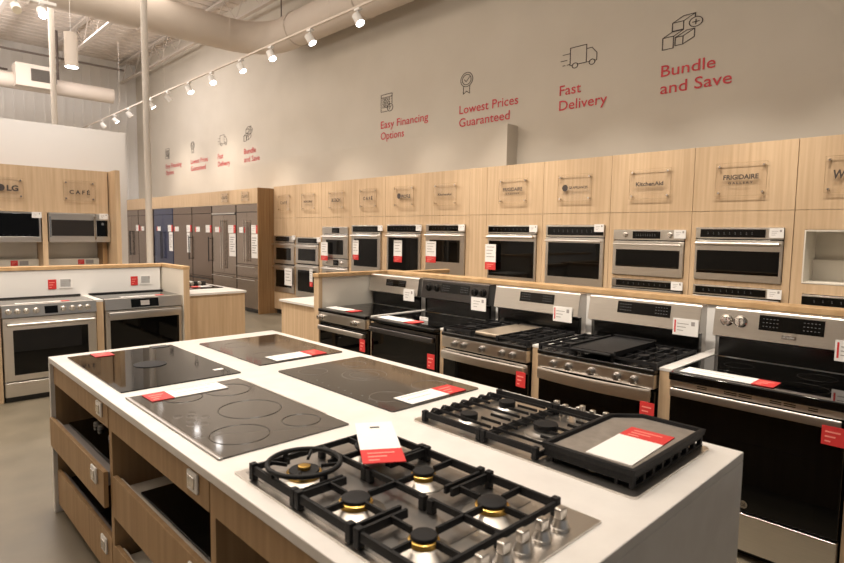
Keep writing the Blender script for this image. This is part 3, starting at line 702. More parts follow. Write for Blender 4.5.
for i, (x, c) in enumerate(((1.412, 'knobbed range'), (2.23, 'touch-panel range'))):
    card('red card on the white half wall above the '+c, (x, HL-.002, 1.005), .076, .103, 0, ('all', 1), 0, group='cards on the white half wall')
    info_tag('white framed card on the half wall above the '+c, (x+.127, HL-.001, 1.01), .125, .108, 0, 'cards on the white half wall', False, True)

# ------------------------------------------------------------------ ranges
def bar_handle(d, w_, z, y, m, rz=.022, ry=.014, curve=0.0, flat=False):
    n = 14; mb = MB()
    pts = [(-w_/2+.012+(w_-.024)*k/n, y-curve*math.sin(PI*k/n), z) for k in range(n+1)]
    if flat:
        A = []
        for (x, yy, zz) in pts: A.append([mb.bm.verts.new(c) for c in ((x, yy-ry, zz-rz), (x, yy-ry*1.05, zz+rz*.6), (x, yy-ry*.3, zz+rz), (x, yy+ry, zz+rz*.9), (x, yy+ry, zz-rz))])
        for P, Q in zip(A, A[1:]):
            for k in range(5): mb.bm.faces.new((P[k], P[(k+1) % 5], Q[(k+1) % 5], Q[k]))
        mb.bm.faces.new(A[0]); mb.bm.faces.new(list(reversed(A[-1])))
    else: mb.tube(pts, rz*.75, 12)
    for sx in (-1, 1): mb.box(sx*(w_/2-.03)-.014, sx*(w_/2-.03)+.014, y, -.004, z-.014, z+.014)
    return mb.build('handle', m, d)
def grate(parent, x0, x1, y0, y1, z, burners, nbar=0, th=.010, hh=.016):
    mb = MB(); zt = z
    for a, b in (((x0, y0), (x1, y0)), ((x1, y0), (x1, y1)), ((x1, y1), (x0, y1)), ((x0, y1), (x0, y0))): mb.bar((*a, zt), (*b, zt), th, hh)
    xm = (x0+x1)/2; ym = (y0+y1)/2
    mb.bar((x0, ym, zt), (x1, ym, zt), th, hh); 
    for bxx, by in burners:
        r = .028
        mb.bar((x0, by, zt), (bxx-r, by, zt), th*.8, hh); mb.bar((bxx+r, by, zt), (x1, by, zt), th*.8, hh)
        ya, yb = (y0, ym) if by < ym else (ym, y1)
        mb.bar((bxx, ya, zt), (bxx, by-r, zt), th*.8, hh); mb.bar((bxx, by+r, zt), (bxx, yb, zt), th*.8, hh)
    for k in range(nbar):
        x = x0+(x1-x0)*(k+1)/(nbar+1); mb.bar((x, y0, zt), (x, y1, zt), th*.8, hh)
    for x in (x0, x1):
        for y in (y0, ym, y1): mb.box(x-.009, x+.009, y-.009, y+.009, z-.04, z+.001)
    return mb.build('grate', 'iron', parent)
def burner(parent, x, y, z, r, brass=0, base='steel', nm='burner'):
    if brass:
        b = MB().lathe([(r*2.0, 0), (r*1.95, .004), (r*1.5, .010), (r*1.22, .017), (r*.9, .017)], (x, y, z), n=32).build(nm, base, parent)
        f = MB(); f.lathe([(r*1.1, .016), (r*1.14, .018), (r*1.12, .030), (r*1.0, .033)], (x, y, z), n=32).build('flame_ring', 'brass', b)
        if brass == 2:
            MB().lathe([(r*1.0, .031), (r*.95, .037), (r*.3, .037)], (x, y, z), n=28).build('inner_plate', 'iron', b)
            MB().lathe([(r*.40, .036), (r*.42, .040), (r*.40, .048), (r*.2, .050)], (x, y, z), n=24).build('cap', 'brass', b)
        else: MB().lathe([(r*.92, .032), (r*.97, .034), (r*.97, .038), (r*.9, .041), (r*.2, .042)], (x, y, z), n=32).build('cap', 'iron', b)
        return b
    b = MB().lathe([(r*1.75, 0), (r*1.7, .006), (r*1.25, .010), (r*1.1, .016)], (x, y, z), n=28).build(nm, base, parent)
    MB().lathe([(r*.98, .016), (r, .020), (r, .028), (r*.9, .030)], (x, y, z), n=28).build('flame_ring', 'iron', b)
    MB().lathe([(r*.98, .030), (r*1.02, .033), (r*.98, .040), (r*.3, .042)], (x, y, z), n=28).build('cap', 'iron', b)
    return b
def knob(parent, x, z, m, y=-.02, r=.021, L=.034, face='y'):
    mb = MB().lathe([(r*.8, -L), (r*.92, -L+.004), (r, -.008), (r*1.25, -.005), (r*1.25, 0)], (x, y, z), 'y', 20)
    mb.box(x-.005, x+.005, y-L-.006, y-L, z-r*.85, z+r*.85, bev=.002)
    return mb.build('knob', m, parent)
def kitchen_range(label, y0, y1, o):
    w_ = y0-y1; t = thing('kitchen_range', label, 'range', (3.18, (y0+y1)/2, 0), RW, 'row of ranges along the half wall')
    x0, x1 = -w_/2, w_/2; st = o.get('steel', 'steel'); side = o.get('side', 'dark')
    bx('body', side, t, x0+.004, x1-.004, .04, .66, .05, .876)
    bx('toe_kick', 'dark', t, x0+.02, x1-.02, .07, .09, 0, .05)
    zt = o.get('ztop', .915)
    top = MB().box(x0, x1, -.035, .63, zt-o.get('tt', .03), zt, bev=.008).build('cooktop', 'glass' if o['cook'] == 'glass' else 'black', t)
    if o['cook'] == 'glass':
        for cx, cy, r in ((-.19, .14, .10), (.19, .13, .115), (-.19, .43, .075), (.19, .44, .09)):
            n = 40
            MB().tube([(cx+r*math.cos(2*PI*k/n), cy+r*math.sin(2*PI*k/n), zt-.0002) for k in range(n)], .0007, 4, True).build('heating_ring', 'ringd', top)
    # front
    za = zt-o.get('tt', .03)
    if o.get('knobs'):
        c = bx('control_panel', st, t, x0+.004, x1-.004, -.03, .038, .797, za-.003, bev=.004)
        for k in o['knobs']: knob(c, k, (.797+za)/2-.005, o.get('km', 'steel'), -.03)
        zv = .795
    elif o.get('vent'):
        v = bx('vent_strip', st, t, x0+.004, x1-.004, -.02, .038, .84, za-.002)
        for a, b in o['vent']: 
            for dz in (.852, .862): bx('vent_slot', 'dark', v, a, b, -.0205, -.02, dz, dz+.005)
        zv = .838
    else: zv = za-.004
    d = bx('door', o.get('doorm', 'glass'), t, x0+.004, x1-.004, -.012, .036, .262, zv-.012, bev=.005)
    if o.get('rail'): 
        rl = bx('door_rail', st, d, x0+.004, x1-.004, -.016, -.0121, zv-.075, zv-.013)
        for a, b in o.get('slots', ()): bx('vent_slot', 'dark', d, a, b, -.0175, -.016, zv-.034, zv-.025)
    bx('window', 'glass', d, x0+.10, x1-.10, -.0135, -.012, .34, .62)
    hz = o.get('hz', zv-.06)
    bar_handle(d, w_-o.get('hin', .01), hz, -.040, o.get('hm', st), o.get('hr', .026), .010, o.get('curve', .0), o.get('flat', True))
    dr = bx('drawer', o.get('drm', st), t, x0+.004, x1-.004, -.012, .036, .055, .250, bev=.005)
    # backguard
    zb, zh, yb = o.get('zb', 1.055), o.get('zh', 1.226), .60
    bm_ = o.get('bm', st)
    bx('rear_riser', 'black', t, x0+.02, x1-.02, .655, .72, zt, zb+.03, bev=.004)
    g = MB().prism([(yb-.004, zb), (yb+.022, zh-.012), (yb+.032, zh), (yb+.12, zh), (yb+.12, zb+.005), (yb+.03, zb-.012)], 'x', x0+.002, x1-.002).build('backguard', bm_, t)
    for a in (x0, x1-.002): MB().prism([(yb-.002, zb+.002), (yb+.024, zh-.012), (yb+.034, zh-.002), (yb+.118, zh-.002), (yb+.118, zt), (yb+.055, zt), (yb+.055, zb-.01)], 'x', a, a+.002).build('end_cap', o.get('capm', 'steeldk'), g)
    sl = (.026)/(zh-.012-zb)
    def on(z): return yb-.004+sl*(z-zb)
    a, b, z0, z1 = o['disp']
    MB().prism([(on(z0)-.003, z0), (on(z1)-.003, z1), (on(z1)+.004, z1), (on(z0)+.004, z0)], 'x', a, b).build('display', 'glass', g)
    mb = MB()
    for k in range(5):
        for r in range(3):
            for xs in (a+.02+k*.018, b-.10+k*.018):
                z = z0+(z1-z0)*(.25+.25*r); mb.box(xs, xs+.008, on(z)-.0042, on(z)-.0032, z, z+.003)
    mb.build('display_markings', 'led', g)
    for k in o.get('bk', ()): 
        z = (z0+z1)/2-.008; knob(g, k, z, o.get('bkm', 'chrome'), on(z), .030, .028)
    return t, top, g, d, dr
# R0 corner range
r0 = kitchen_range('stainless electric range in the corner by the wing panel, small dark display', 4.695, 3.957, dict(cook='glass', knobs=(-.33, -.285, .205, .25, -.24)[:4], km='chrome', disp=(-.10, .19, 1.125, 1.19), hr=.022, side='black', zt=.9))
r1 = kitchen_range('black steel electric range with four dark knobs on its backguard', 3.902, 3.095, dict(cook='glass', steel='blacksteel', bm='blacksteel', disp=(-.15, .19, 1.12, 1.2), bk=(-.31, -.205, .25, .345), bkm='black', hr=.020, capm='black', drm='blacksteel', hm='blacksteel', doorm='glass', rail=1))
gas_g = [(-.25, .14), (-.25, .44)], [(.25, .14), (.25, .44)]
r2 = kitchen_range('stainless gas range with a bare steel plate between its grates', 3.022, 2.228, dict(cook='gas', knobs=(-.255, -.165, .01, .19, .28), km='steeldk', disp=(-.14, .18, 1.125, 1.2), rail=1, slots=((-.22, -.14), (-.12, -.02), (.06, .15), (.24, .3)), hz=.742, hr=.030, curve=.012, ztop=.912))
r3 = kitchen_range('stainless gas range with a black cast griddle over its middle', 2.146, 1.362, dict(cook='gas', knobs=(-.265, -.155, .005, .17, .275), km='steeldk', disp=(-.17, .20, 1.125, 1.205), hz=.762, hr=.036, curve=.03, ztop=.912))
for (t, top, g, d, dr), plate in ((r2, 0), (r3, 1)):
    zz = .912
    for xs, bl in ((-1, gas_g[0]), (1, gas_g[1])):
        grate(top, xs*.385 if xs < 0 else .125, -.125 if xs < 0 else .385, -.005, .56, zz+.035, bl, 3)
        for (a, b) in bl: burner(top, a, b, zz, .034, base='dark')
    if plate == 0:
        bx('griddle_plate', 'warmplate', top, -.118, .118, .03, .53, zz+.004, zz+.034, bev=.01)
        bx('vent_cap', 'steel', top, -.11, .16, .565, .6, zz, zz+.03)
    else:
        gp = MB().prism([(-.16, -.02), (.15, -.02), (.15, .50), (.11, .56), (-.12, .56), (-.16, .50)], 'z', zz+.036, zz+.052).build('cast_griddle', 'iron', top)
        for a in ((-.16, -.15, -.02, .5), (.14, .15, -.02, .5), (-.15, .14, .53, .56)): bx('rim', 'iron', gp, *a, zz+.052, zz+.064)
        bx('grip', 'iron', gp, -.14, .13, -.05, -.02, zz+.034, zz+.05, bev=.006)
r4 = kitchen_range('large near electric range with black glass top and two pale knobs on its backguard', 1.282, .478, dict(cook='glass', tt=.046, ztop=.921, vent=((-.255, -.205), (-.12, -.06), (-.05, .01), (.09, .14), (.15, .2), (.25, .29)), disp=(-.150, .175, 1.118, 1.205), bk=(-.327, -.25, .345), bkm='chrome', hz=.815, hr=.021, hm='steeldk', curve=.0))
g = r4[2]
lp = bx('nameplate', 'steeldk', g, -.025, .045, .594, .600, 1.082, 1.103)
lettering(g, [('GE PROFILE', -.018, 1.089, .008, .055)], .5935, 'card', 'nameplate_letters')
em = MB(); em.lathe([(.020, -.002), (.020, 0)], (.0, -.0135, .30), 'y', 24); e_ = em.build('emblem', 'steeldk', r4[3])
lettering(e_, [('GE', -.011, .292, .016, .022)], -.0165, 'black', 'emblem_letters')
# cards on the ranges
for i, (a, b, z0, z1, lab) in enumerate(((4.14, 3.99, 1.0, 1.115, 'corner range by the wing panel'), (3.265, 3.10, 1.0, 1.115, 'black steel range'), (2.433, 2.272, 1.005, 1.12, 'gas range with the bare steel plate'), (1.524, 1.364, 1.026, 1.134, 'gas range with the cast griddle'), (.648, .49, 1.0, 1.115, 'large near electric range'))):
    info_tag('white framed card at the backguard of the '+lab, (3.772, (a+b)/2, z0), a-b, z1-z0, RW, 'framed cards at the backguards', i > 1)
for i, (a, b, z0, z1, lab) in enumerate(((4.0, 3.925, .605, .715, 'corner range'), (3.145, 3.065, .605, .722, 'black steel range'), (2.29, 2.213, .637, .74, 'gas range with the bare plate'), (1.425, 1.342, .634, .728, 'gas range with the cast griddle'), (.563, .473, .722, .81, 'large near electric range'))):
    card('red tag hanging from the handle of the '+lab, (3.122 if i != 3 else 3.124, (a+b)/2, z0), a-b, z1-z0, RW, ('all', 1), 0, name='hang_tag', cat='price tag', group='red tags on the oven handles')
LAYR = (-PI/2, 0, RW)
def strip(label, x0, x1, y0, y1, z, side, sh=.3, rz=0):
    """white strip with one red end lying flat, long side along world X (rz 0) or Y (rz RW)"""
    if rz == 0: c = ((x0+x1)/2, y0, z); l, d = x1-x0, y1-y0
    else: c = (x0, (y0+y1)/2, z); l, d = y1-y0, x1-x0
    t = card(label, c, l, d, rz, (side, sh), 2, group='price strips lying on cooktops')
    t.rotation_euler = (-PI/2, 0, rz)
    return t
strip('white strip with a red end lying on the glass top of the corner range', 3.215, 3.345, 4.24, 4.665, .917, 'right', .24, RW)
strip('white strip with a red end lying on the glass top of the black steel range', 3.195, 3.335, 3.40, 3.86, .917, 'right', .24, RW)
info_tag('small white card standing on the glass top of the black steel range', (3.40, 3.47, .916), .10, .03, RW)
strip('white strip with a red end lying on the large near electric range', 3.185, 3.325, .785, 1.24, .923, 'right', .22, RW)

# left ranges
def left_range(label, xa, xb, style):
    w_ = xb-xa; t = thing('kitchen_range', label, 'range', ((xa+xb)/2, YL, 0), 0, 'two freestanding ranges')
    x0, x1 = -w_/2, w_/2
    bx('body', 'steeldk', t, x0+.004, x1-.004, .04, .58, .05, .89)
    bx('toe_kick', 'dark', t, x0+.01, x1-.01, .03, .06, 0, .05)
    top = bx('cooktop', 'glass' if style else 'gglass', t, x0, x1, .02, .585, .89, .928, bev=.006)
    bx('rear_lip', 'dark', top, x0, x1, .565, .59, .929, .942)
    c = MB().prism([(-.03, .815), (-.005, .925), (.035, .930), (.035, .815)], 'x', x0, x1).build('control_panel', 'steel', t)
    if style == 0:
        for k in (-.345, -.275, -.205, -.125, .10, .18, .25, .315): knob(c, k, .868, 'steel', -.022, .022, .03)
        MB().prism([(-.0295, .832), (-.0135, .902), (.0, .902), (-.01, .832)], 'x', -.055, .055).build('display', 'glass', c)
    else:
        MB().prism([(-.0305, .828), (-.0107, .914), (.0, .914), (-.01, .828)], 'x', -.145, .135).build('display', 'glass', c)
        MB().prism([(-.0275, .845), (-.0160, .895), (-.01, .895), (-.02, .845)], 'x', -.05, .04).build('screen', 'print', c)
    d = bx('door', 'steel', t, x0+.003, x1-.003, -.012, .036, .205, .805, bev=.005)
    wz0 = .262 if style == 0 else .29
    bx('window', 'glass', d, x0+(.08 if style == 0 else .045), x1-(.08 if style == 0 else .04), -.016, -.012, wz0, .69 if style == 0 else .705)
    if style == 0: bar_handle(d, w_-.04, .745, -.06, 'steel', .02, .012, 0, False)
    else: bar_handle(d, w_-.03, .765, -.05, 'steel', .026, .012, 0, True)
    bx('drawer', 'steel', t, x0+.003, x1-.003, -.012, .036, .055, .190, bev=.005)
    return t
left_range('stainless range with eight knobs and a centre display', .88, 1.668, 0)
left_range('stainless range with a wide touch panel instead of knobs', 1.75, 2.538, 1)
strip('white strip with a red middle lying on the knobbed range', 1.0, 1.45, 6.56, 6.62, .929, 'right', .16)
strip('white strip with a red end lying on the touch-panel range', 1.93, 2.37, 6.57, 6.63, .929, 'right', .2)
# ------------------------------------------------------------------ the main island
IX0, IX1, IY0, IY1, IZ = .725, 2.157, .607, 3.82, .92
isl = thing('kitchen_island', 'long white-topped oak island with open drawers, covered in cooktops', 'island', (0, 0, 0))
bx('countertop', 'quartz', isl, IX0, IX1, IY0, IY1, IZ-.032, IZ, bev=.004)
bx('waterfall_end', 'quartz', isl, IX0, IX1, IY0, IY0+.03, 0, IZ-.0325, bev=.003)
bx('waterfall_end', 'quartz', isl, IX0, IX1, IY1-.03, IY1, 0, IZ-.0325, bev=.003)
XF = .745
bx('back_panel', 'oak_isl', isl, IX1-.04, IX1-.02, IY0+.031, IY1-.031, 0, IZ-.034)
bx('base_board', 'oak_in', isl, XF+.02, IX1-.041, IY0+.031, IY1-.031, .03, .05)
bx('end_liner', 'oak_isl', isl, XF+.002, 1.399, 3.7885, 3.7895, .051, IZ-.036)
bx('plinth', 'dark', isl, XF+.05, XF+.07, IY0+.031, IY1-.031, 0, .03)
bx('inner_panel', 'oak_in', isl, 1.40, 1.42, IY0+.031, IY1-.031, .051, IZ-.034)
bays = [(2.765, 3.788), (1.715, 2.725), (.64, 1.675)]
for a, b in ((2.726, 2.764), (1.676, 1.714)): bx('divider', 'oak_isl', isl, XF, 1.399, a, b, .051, IZ-.034)
for i, (a, b) in enumerate(bays):
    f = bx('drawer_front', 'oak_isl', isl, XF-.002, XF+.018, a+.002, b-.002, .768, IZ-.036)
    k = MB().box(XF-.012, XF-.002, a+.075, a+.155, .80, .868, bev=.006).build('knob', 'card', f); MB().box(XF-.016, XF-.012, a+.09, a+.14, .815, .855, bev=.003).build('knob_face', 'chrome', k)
def drawer(a, b, z0, z1, xf, depth, tray, knob_at=None, open_=True):
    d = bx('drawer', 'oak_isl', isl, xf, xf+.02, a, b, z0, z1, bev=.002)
    bx('tray', tray, d, xf+.021, xf+depth, a+.02, b-.02, z1-.075, z1-.055)
    bx('tray_rim', tray, d, xf+.021, xf+.033, a+.02, b-.02, z1-.054, z1-.012)
    if knob_at is not None:
        k = MB().box(xf-.010, xf, a+knob_at-.04, a+knob_at+.04, (z0+z1)/2-.0, (z0+z1)/2+.075, bev=.006).build('knob', 'card', d); MB().box(xf-.014, xf-.010, a+knob_at-.025, a+knob_at+.025, (z0+z1)/2+.015, (z0+z1)/2+.06, bev=.003).build('knob_face', 'chrome', k)
    return d
drawer(2.767, 3.80, .405, .572, XF-.028, .6, 'print', .13)
drawer(2.767, 3.786, .052, .255, XF-.002, .6, 'print', .10)
drawer(1.717, 2.723, .372, .562, XF-.002, .6, 'cream', .12)
drawer(1.717, 2.723, .052, .238, XF-.002, .6, 'cream', .12)
drawer(.642, 1.673, .052, .30, XF-.002, .6, 'print')
# cooktops shown in the drawers
t = thing('gas_cooktop', 'black cooktop with steel knobs in the upper open drawer of the island', 'cooktop', (1.0, 3.27, .519))
bx('plate', 'glass', t, -.20, .22, -.44, .47, 0, .02, bev=.004)
for y in (.30, .22, .02, -.18, -.26): 
    MB().lathe([(.017, 0), (.016, .018), (.013, .024)], (-.10, y, .02), n=16).build('knob', 'steel', t)
t = thing('glass_cooktop', 'plain black glass cooktop in the middle open drawer of the island', 'cooktop', (1.05, 2.17, .509))
bx('plate', 'black', t, -.24, .28, -.43, .40, 0, .012, bev=.003)
card('pale printed label at the corner of the plain black cooktop in the island drawer', (.885, 1.80, .5225), .10, .09, 0, None, 3, lay=True, back='print')
t = thing('glass_cooktop', 'black glass cooktop in the lowest drawer by the far end of the island', 'cooktop', (1.0, 3.27, .202))
bx('plate', 'glass', t, -.20, .22, -.44, .46, 0, .014, bev=.003)
t = thing('downdraft_vent', 'dark slotted vent in the lowest middle drawer of the island', 'vent', (1.0, 2.2, .185))
bx('plate', 'cream', t, -.2, .2, -.44, .40, 0, .01, bev=.002)
for k in range(7): bx('slot', 'dark', t, -.10, .12, -.38+k*.05, -.36+k*.05, .01, .013)

# five glass and gas cooktops on the counter
def glass_top(name, label, x0, x1, y0, y1, m, rr=.012, rim=None, h=.006):
    t = thing(name, label, 'cooktop', ((x0+x1)/2, (y0+y1)/2, IZ), 0, 'cooktops on the island')
    a, b = (x1-x0)/2, (y1-y0)/2
    if rim: bx('rim', rim, t, -a-.004, a+.004, -b-.004, b+.004, 0, h-.002, bev=.002)
    pts = []
    for sx, sy, s in ((1, 1, 0), (-1, 1, 1), (-1, -1, 2), (1, -1, 3)):
        for k in range(5):
            an = (s+k/4)*PI/2; pts.append((sx*(a-rr)+rr*math.cos(an), sy*(b-rr)+rr*math.sin(an)))
    MB().prism(pts, 'z', .0005 if not rim else h-.002, h).build('glass_plate', m, t)
    return t
def rings(t, lst, z, m, tw=.0012, nm='heating_ring'):
    for cx, cy, r in lst:
        n = 56
        MB().tube([(cx+r*math.cos(2*PI*k/n), cy+r*math.sin(2*PI*k/n), z) for k in range(n)], tw, 4, True).build(nm, m, t)
cA = glass_top('vented_cooktop', 'black glass cooktop with a round vent in the middle, at the far corner', .797, 1.375, 2.755, 3.712, 'glass', .006)
MB().lathe([(.083, .006), (.083, .0085), (.078, .010), (.02, .010)], (0, 0, 0), n=40).build('vent_cap', 'iron', cA)
bx('control_box', 'dark', cA, .16, .26, .42, .485, .004, .009, bev=.002)
bx('maker_label', 'card', cA, .20, .25, -.36, -.33, .006, .0066)
cB = glass_top('glass_cooktop', 'smaller brown-black glass cooktop at the far end nearest the wing panel', 1.522, 2.085, 2.835, 3.635, 'bglass', .014)
rings(cB, [(-.12, -.2, .09), (-.12, .2, .075), (.12, -.18, .075), (.12, .2, .1)], .0058, 'ringd', .0008)
cC = glass_top('glass_cooktop', 'wide brown-black glass cooktop with pale rings, beside the middle of the range row', 1.528, 2.08, 1.737, 2.658, 'bglass', .014)
rings(cC, [(.02, .10, .115), (.02, .10, .075), (-.15, -.28, .08), (.13, -.27, .09), (-.14, .33, .075), (.13, .33, .065)], .0057, 'ring', .0012)
mb = MB()
for k in range(9): mb.box(-.245+(k % 3)*.008, -.24+(k % 3)*.008, -.32+k*.06, -.312+k*.06, .006, .0063)
mb.build('touch_markings', 'led', cC)
cD = glass_top('induction_cooktop', 'grey glass cooktop with dark ring outlines and a steel front trim', .797, 1.305, 1.735, 2.65, 'gglass', .003)
rings(cD, [(.06, -.04, .125), (-.11, -.29, .105), (.14, -.30, .073), (.12, .29, .10), (-.08, .30, .08)], .0057, 'ringd', .0024)
MB().box(-.268, -.252, -.462, .462, 0, .009, bev=.004).build('front_trim', 'steeldk', cD)
MB().box(.253, .257, -.30, .40, 0, .008).build('rear_trim', 'steel', cD)
mb = MB()
for (x, y) in ((-.2, .05), (-.16, .02), (-.18, -.03), (-.14, .06), (-.12, -.02), (-.2, -.08), (-.16, -.10)):
    n = 16; r = .016
    mb.tube([(x+r*math.cos(2*PI*k/n), y+r*math.sin(2*PI*k/n), .0060) for k in range(n)], .0008, 3, True)
mb.build('touch_markings', 'ring', cD)

# gas cooktop with six brass burners
cG = thing('gas_cooktop', 'stainless six-burner gas cooktop with brass burners and a wok ring', 'cooktop', (.776+.2785, 1.151, IZ), 0, 'cooktops on the island')
MB().prism([(-.279, -.455), (.279, -.455), (.279, .455), (-.279, .455)], 'z', 0, .006).build('plate', 'steel', cG)
MB().prism([(-.255, -.27), (.23, -.27), (.23, .43), (-.255, .43)], 'z', .0062, .0085).build('spill_tray', 'steeldk', cG)
BX = (-.16, .088); BY = (.255, .008, -.248)
for i, y in enumerate(BY):
    for j, x in enumerate(BX):
        r = .033 if (i, j) not in ((2, 1), (1, 0)) else .040
        burner(cG, x, y, .0086, r if (i, j) != (0, 0) else .046, 1 if (i, j) != (0, 0) else 2, base='burnersteel')
zg = .050
for i, y in enumerate(BY):
    ya, yb = y-.116, y+.116; xa, xb = -.262, .212; xm = -.022
    mb = MB(); th, hh = .011, .017
    for x in (xa, xb): mb.bar((x, ya, zg), (x, yb, zg), .013, .022)
    for yy in (ya, yb):
        mid = (i == 0 and yy == yb) or (i == 2 and yy == ya)
        if mid: mb.bar((xa, yy, zg), (xb, yy, zg), th, hh)
        else: mb.bar((xa, yy, zg), (xa+.155, yy, zg), th, .022); mb.bar((xb-.155, yy, zg), (xb, yy, zg), th, .022)
    mb.bar((xm, ya, zg), (xm, yb, zg), th, hh)
    for x in BX:
        r = .042
        e0, e1 = (xa, xm) if x < xm else (xm, xb)
        if i == 0 and x == BX[0]: r = .085
        mb.bar((e0, y, zg), (x-r, y, zg), th*.85, hh); mb.bar((x+r, y, zg), (e1, y, zg), th*.85, hh)
        mb.bar((x, ya, zg), (x, y-r, zg), th*.85, hh); mb.bar((x, y+r, zg), (x, yb, zg), th*.85, hh)
    for x in (xa, xm, xb):
        for yy in (ya+.004, yb-.004):
            mb.box(x-.010, x+.010, yy-.010, yy+.010, zg-.042, zg+(.008 if x != xm else -.002), bev=.002)
    mb.build('grate', 'iron', cG)
wr_ = MB(); n = 48
wr_.tube([(BX[0]+.105*math.cos(2*PI*k/n), BY[0]+.105*math.sin(2*PI*k/n), zg+.016) for k in range(n)], .0075, 10, True)
for k in range(4):
    a = k*PI/2; wr_.box(BX[0]+.105*math.cos(a)-.006, BX[0]+.105*math.cos(a)+.006, BY[0]+.105*math.sin(a)-.006, BY[0]+.105*math.sin(a)+.006, zg-.001, zg+.022)
for k in range(4):
    a = k*PI/2+PI/4
    wr_.bar((BX[0]+.05*math.cos(a), BY[0]+.05*math.sin(a), zg+.012), (BX[0]+.10*math.cos(a), BY[0]+.10*math.sin(a), zg+.018), .008, .01)
wr_.build('wok_ring', 'iron', cG)
wr2 = MB(); n = 32
wr2.tube([(BX[1]+.045*math.cos(2*PI*k/n), BY[0]+.045*math.sin(2*PI*k/n), zg+.004) for k in range(n)], .006, 8, True)
wr2.build('pot_ring', 'iron', cG)
for k, x in enumerate((.165, .084, .006, -.065, -.14)):
    kb = MB().lathe([(.024, 0), (.024, .008), (.021, .010), (.017, .026), (.016, .028)], (x, -.405, .006), n=20).build('knob', 'steel', cG)
    MB().box(x-.0145, x+.0145, -.405-.011, -.405+.011, .034, .062, bev=.004).build('knob_grip', 'steel', kb)
# white and red tag lying on the grates
tg = card('white and red hang tag lying on the grates of the six-burner cooktop', (1.064, 1.242, .986), .128, .315, 0, ('bottom', .30), 0, name='hang_tag', cat='price tag')
tg.rotation_euler = (-PI/2+.05, 0, math.radians(-33))
MB().box(-.016, .016, -.0036, -.003, .262, .274, bev=.0).build('slot', 'dark', tg)

# second gas cooktop with griddle
cK = thing('gas_cooktop', 'stainless gas cooktop with straight bar grates and a griddle, near the range row', 'cooktop', (1.805, 1.152, IZ), 0, 'cooktops on the island')
pts = []
a, b, rr = .286, .458, .02
for sx, sy, s in ((1, 1, 0), (-1, 1, 1), (-1, -1, 2), (1, -1, 3)):
    for k in range(5):
        an = (s+k/4)*PI/2; pts.append((sx*(a-rr)+rr*math.cos(an), sy*(b-rr)+rr*math.sin(an)))
MB().prism(pts, 'z', 0, .007).build('plate', 'steel', cK)
zk = .047
def kgrate(y0, y1, end=False):
    mb = MB(); xa, xb = -.262, .20
    for x in (xa, xb): mb.bar((x, y0, zk), (x, y1, zk), .013, .022)
    for yy in (y0, y1): mb.bar((xa, yy, zk-.016), (xb, yy, zk-.016), .010, .018)
    for k in range(7):
        x = xa+(xb-xa)*(k+1)/8; ym = (y0+y1)/2
        if k in (1, 2, 4, 5): mb.bar((x, y0, zk), (x, ym-.05, zk), .006, .010); mb.bar((x, ym+.05, zk), (x, y1, zk), .006, .010)
        else: mb.bar((x, y0, zk), (x, y1, zk), .006, .010)
        if end: mb.tube([(x, y1-.02, zk-.006), (x, y1+.006, zk-.008), (x, y1+.016, zk-.022), (x, y1+.017, zk-.038)], .0065, 8)
    for x in (xa, xb):
        for yy in (y0+.006, y1-.006): mb.box(x-.011, x+.011, yy-.010, yy+.010, .007, zk+.003, bev=.003)
    return mb.build('grate', 'iron', cK)
kgrate(.128, .415, True); kgrate(-.112, .118)
for x, y, r in ((-.15, .28, .034), (.09, .28, .034), (-.03, .01, .045), (-.15, -.28, .034), (.09, -.28, .034)): burner(cK, x, y, .007, r, base='steel')
for k, (x, y) in enumerate(((.246, .14), (.222, .085), (.235, .03), (.262, .03), (.236, -.03), (.25, -.08))):
    kb = MB().lathe([(.02, 0), (.019, .012), (.014, .022)], (x, y, .007), n=16).build('knob', 'steel', cK); MB().box(x-.010, x+.010, y-.010, y+.010, .025, .050, bev=.003).build('knob_grip', 'steel', kb)
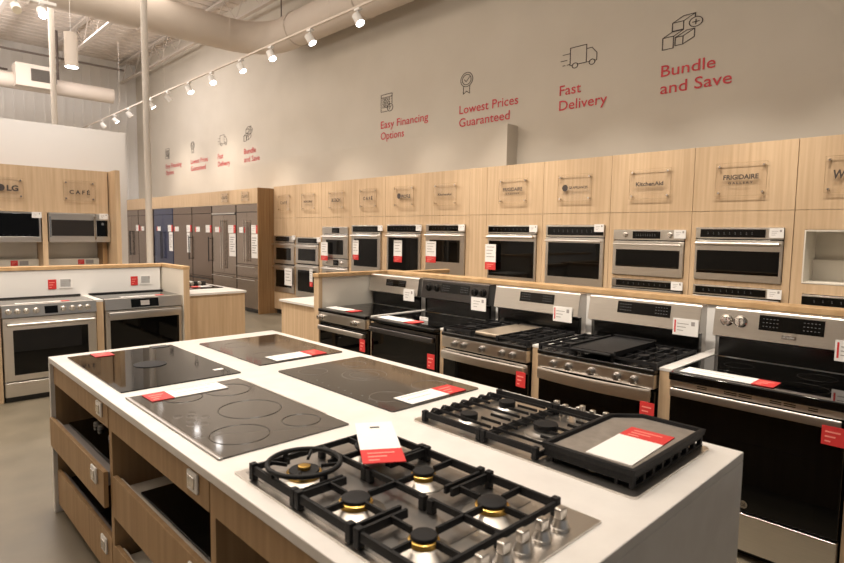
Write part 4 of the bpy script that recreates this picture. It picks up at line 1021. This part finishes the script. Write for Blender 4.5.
# griddle with its own grate below
gr = MB(); gx0, gx1, gy0, gy1 = -.24, .285, -.43, -.125
gr.box(gx0, gx1, gy0, gy0+.014, .036, .046); gr.box(gx0, gx1, gy0, gy0+.014, .008, .016)
for k in range(9):
    x = gx0+(gx1-gx0-.016)*k/8; gr.box(x, x+.016, gy0, gy0+.014, .016, .036)
gr.box(gx0, gx0+.014, gy0+.014, gy1, .022, .046); gr.box(gx1-.014, gx1, gy0+.014, gy1-.08, .02, .046)
gr.box(gx0+.003, gx0+.013, gy0+.05, gy0+.06, .007, .022); gr.box(gx0+.003, gx0+.013, gy1-.03, gy1-.02, .007, .022); gr.box(gx0+.014, gx1-.1, gy1-.012, gy1, .02, .046)
gr.build('grate', 'iron', cK)
out = [(gx0-.004, gy0-.004), (gx1+.004, gy0-.004), (gx1+.004, gy1-.085), (gx1-.085, gy1+.004), (gx0-.004, gy1+.004)]
def inset(P, d):
    c = []
    n = len(P)
    for i in range(n):
        p0, p1, p2 = Vector(P[i-1]), Vector(P[i]), Vector(P[(i+1) % n])
        e1, e2 = (p1-p0).normalized(), (p2-p1).normalized(); n1, n2 = Vector((-e1.y, e1.x)), Vector((-e2.y, e2.x))
        m_ = (n1+n2).normalized(); c.append(tuple(p1+m_*(d/m_.dot(n1))))
    return c
inn = inset(out, .016)
gd = MB()
def loop(P, z): return [gd.bm.verts.new((x, y, z)) for x, y in P]
A, B, C, D, E_ = loop(out, .047), loop(inset(out, -.004), .066), loop(inset(out, .004), .069), loop(inset(out, .012), .067), loop(inn, .055)
for P, Q in ((A, B), (B, C), (C, D), (D, E_)):
    for i in range(5): gd.bm.faces.new((P[i], P[(i+1) % 5], Q[(i+1) % 5], Q[i]))
gd.bm.faces.new(list(reversed(A))); gd.bm.faces.new(E_)
gdo = gd.build('griddle', 'iron', cK)
MB().prism(inset(out, .018), 'z', .0552, .0562).build('cooking_surface', 'griddle', gdo)
tg = card('white and red card lying on the griddle of the second gas cooktop', (1.605, .825, .977), .15, .34, 0, ('top', .30), 0, name='price_card')
tg.rotation_euler = (-PI/2, 0, -PI/2+math.radians(2))
# strips on the cooktops
strip('white strip with a red end lying on the grey glass cooktop with the ring outlines', .845, 1.185, 2.505, 2.63, .9275, 'left', .28)
strip('white strip with a red end lying on the smaller far brown-black cooktop', 1.637, 1.975, 2.85, 2.985, .9275, 'right', .32)
strip('white strip with a red end lying on the wide brown-black cooktop with pale rings', 1.65, 1.998, 1.75, 1.872, .9275, 'right', .33)
card('small red card at the edge of the vented cooktop', (.962, 3.595, .927), .10, .11, 0, ('all', 1), 0, lay=True, group='price strips lying on cooktops')
